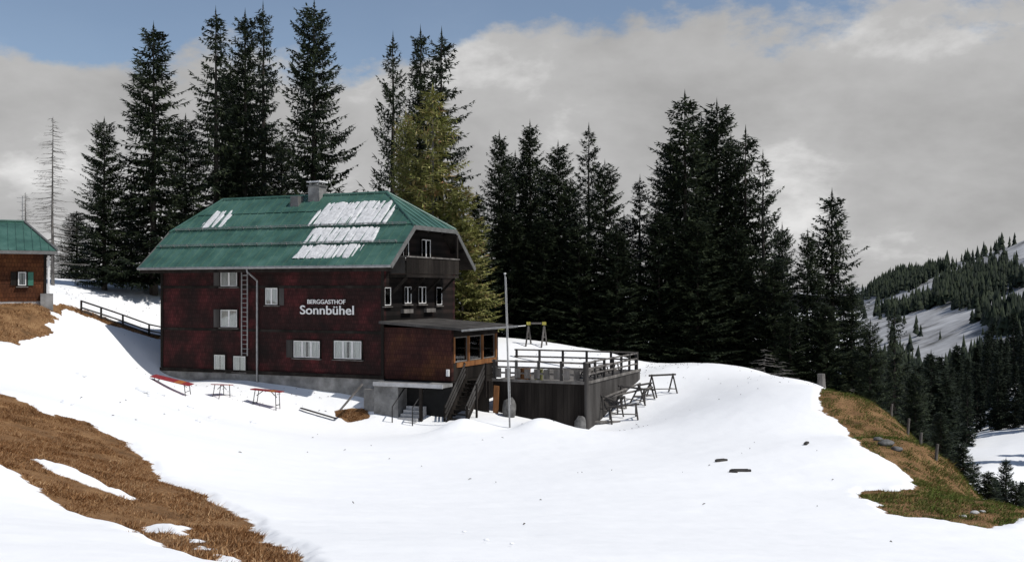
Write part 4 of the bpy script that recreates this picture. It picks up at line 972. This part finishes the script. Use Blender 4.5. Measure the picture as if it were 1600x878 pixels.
# twigs and needles blown onto the snow
def litter():
    rg = np.random.default_rng(8); V = []; F = []
    spots = [(-14, 60, 9, 2.2, 90), (12, 70, 9, 3, 220), (18, 60, 4, 4, 110), (-27, 72, 6, 5, 120), (4, 55, 6, 1.5, 30), (2, 35, 12, 11, 22), (-10, 45, 8, 8, 14)]
    for cx, cy, sx, sy, n in spots:
        x = rg.normal(cx, sx * .6, n); y = rg.normal(cy, sy * .6, n); z, g = height(x, y)
        for q in range(n):
            a = rg.uniform(0, 6.28); l = rg.uniform(.03, .16); w = rg.uniform(.008, .02); d = np.array([math.cos(a), math.sin(a), rg.uniform(-.1, .3)]) * l; sd = np.array([-math.sin(a), math.cos(a), 0]) * w
            p = np.array([x[q], y[q], z[q] + .025]); k = len(V); V += [p - sd, p + sd, p + d + sd * .5, p + d - sd * .5, p + d * .5 + np.array([0, 0, .03])]; F += [(k, k+1, k+4), (k+1, k+2, k+4), (k+2, k+3, k+4), (k+3, k, k+4)]
    tag(link('twig_litter', np_mesh('twig_litter', np.array(V), np.array(F), 3), M['bark']), 'scattered twigs and needles on the snow', 'litter', kind='stuff')
litter()
# clods of old snow
for k, (px, py, r) in enumerate(((220, 612, .35), (240, 622, .3), (252, 618, .22), (298, 636, .2), (332, 655, .18), (397, 662, .2), (126, 588, .22), (364, 620, .18), (105, 632, .18), (310, 660, .12), (725, 835, .03), (760, 850, .03), (800, 856, .025))):
    g = at_ground(px, py, .04); o = lump('snow_clod', g, r, M['snow'], 'small clod of old snow on the snow slope', 'snow', 20 + k, (1.2, .8, .6)); o['group'] = 'snow clods on the slope'

# ------------------------------------------------------------------ cabin at the left
CY = 57.5; czb = 4.45
cab = empty('cabin', ((72 - CX) / FPX * CY, CY, czb), R(27), 'small brown timber cabin with green hipped roof at the left edge', 'cabin')
c_x1 = 0.0; c_x0 = -7.5; cd = 6.0; ch_ = 2.75
cax, cay = Vector((math.cos(R(27)), math.sin(R(27)), 0)), Vector((-math.sin(R(27)), math.cos(R(27)), 0)); o0 = Vector(cab.location)
def cab_x(px, ly):                         # local x on the cabin for a picture column at local depth ly
    k = (px - CX) / FPX; b = o0 + cay * ly; return (k * b.y - b.x) / (cax.x - k * cax.y)
MB().box(c_x0, c_x1, 0, cd, -.9, .02).build('foundation', M['plaster'], cab)
z = .022; k = 0
cw = MB().box(c_x0 + .03, c_x1 - .03, .03, cd - .03, .02, ch_).build('wall', M['shingle_warm'], cab)
while z < ch_ - .05:
    MB().box(c_x0, c_x1, -.03 - .006 * (k % 2), .028, z, z + .185).build('wall_board', M['shingle_warm'], cw); z += .195; k += 1
box_part('corner_board', M['wood_dark'], cab, c_x1 - .12, c_x1 + .03, -.08, -.037, .03, ch_)
e0, e1 = c_x0 - .9, cab_x(90, -.9); rx1 = cab_x(38, cd/2)
cez = CAMZ + (HY - 392) / FPX * (o0 + cax * e1 - cay * .9).y - czb; crz = CAMZ + (HY - 347) / FPX * (o0 + cax * rx1 + cay * cd/2).y - czb
E1, E2, E3, E4 = (e0, -.9, cez), (e1, -.9, cez), (e1, cd + .9, cez), (e0, cd + .9, cez); Q1, Q2 = (c_x0 + 2.5, cd/2, crz), (rx1, cd/2, crz)
mb = MB()
for pg in ([E1, E2, Q2, Q1], [E2, E3, Q2], [E3, E4, Q1, Q2], [E4, E1, Q1]): mb.slab(pg, pn(pg[0], pg[1], pg[2]), .1)
cr_ = mb.build('roof', M['roof'], cab)
nn = pn(E1, E2, Q2)
for k in range(1, 22):
    x = e0 + (e1 - e0) * k / 22; f = min(1, (x - e0) / (Q1[0] - e0), (e1 - x) / (e1 - Q2[0])) * .98
    MB().bar(Vector((x, -.9, cez)) + nn * .02, Vector((x, -.9 + (cd/2 + .9) * f, cez + (crz - cez) * f)) + nn * .02, .035, .045, nn).build('seam', M['roof'], cr_)
for a, b in ((E2, Q2), (E3, Q2), (Q1, Q2)): MB().tube([Vector(a) + Vector((0,0,.04)), Vector(b) + Vector((0,0,.04))], .07, 7).build('ridge_cap', M['roof_trim'] if a != Q1 else M['roof'], cr_)
MB().box(e0, e1, -.95, -.902, cez - .2, cez - .02).build('fascia', M['roof_trim'], cr_)
MB().box(e0 + .1, e1 - .1, -.85, cd + .85, cez - .16, cez - .11).build('soffit', M['wood_dark'], cr_)
wx0, wx1 = cab_x(28, 0), cab_x(41, 0); wz0, wz1 = pix(0, 446, CY - .8).z - czb, pix(0, 425, CY - .8).z - czb
w = window('window', cab, 'x', wx0, wx1, wz0, wz1, -.037, panes=1)
box_part('shutter', M['green'], w, wx1 + .08, wx1 + .36, -.1, -.04, wz0, wz1); box_part('shutter', M['wood_dark'], w, wx0 - .36, wx0 - .08, -.1, -.04, wz0, wz1)
MB().tube([(c_x1 + .12, -.12, cez - .25), (c_x1 + .12, -.12, -.1)], .06, 8).build('downpipe', M['white'], cab)
box_part('base_stone', M['concrete'], cab, c_x1 - .3, c_x1 + .35, -.35, -.09, -.6, .45)
ant = MB(); ax = rx1 - .1; ant.tube([(ax, cd/2, crz - .1), (ax, cd/2, crz + 1.5)], .025, 6)
for h in (1.4, 1.15): ant.tube([(ax - .3, cd/2, crz + h), (ax + .3, cd/2, crz + h)], .012, 5)
ant.build('antenna', M['metal'], cr_)
# rail fence between cabin and inn
fpx = [(127, 487, 64), (158, 496, 65), (192, 508, 66.5), (233, 522, 68), (256, 529, 69)]
ws = []
for px, py, Y in fpx:
    ws.append(at_ground(px, py))
fen = empty('rail_fence', tuple(ws[0]), 0, 'dark wooden rail fence running down the snow from the cabin', 'fence')
for q in ws: d = q - ws[0]; MB().box(d.x - .05, d.x + .05, d.y - .05, d.y + .05, d.z - .5, d.z + .78).build('post', M['wood_dark'], fen)
for i in range(4):
    a, b = ws[i] - ws[0], ws[i+1] - ws[0]
    for h, m in ((.76, 'wood_dark'), (.34, 'wood_deck'), (.12, 'wood_deck')): MB().bar(a + Vector((0, -.07, h)), b + Vector((0, -.07, h)), .05, .09).build('rail', M[m], fen)
print('objects', len(bpy.data.objects), 'tris', sum(len(m.loop_triangles) or len(m.polygons) for m in bpy.data.meshes))
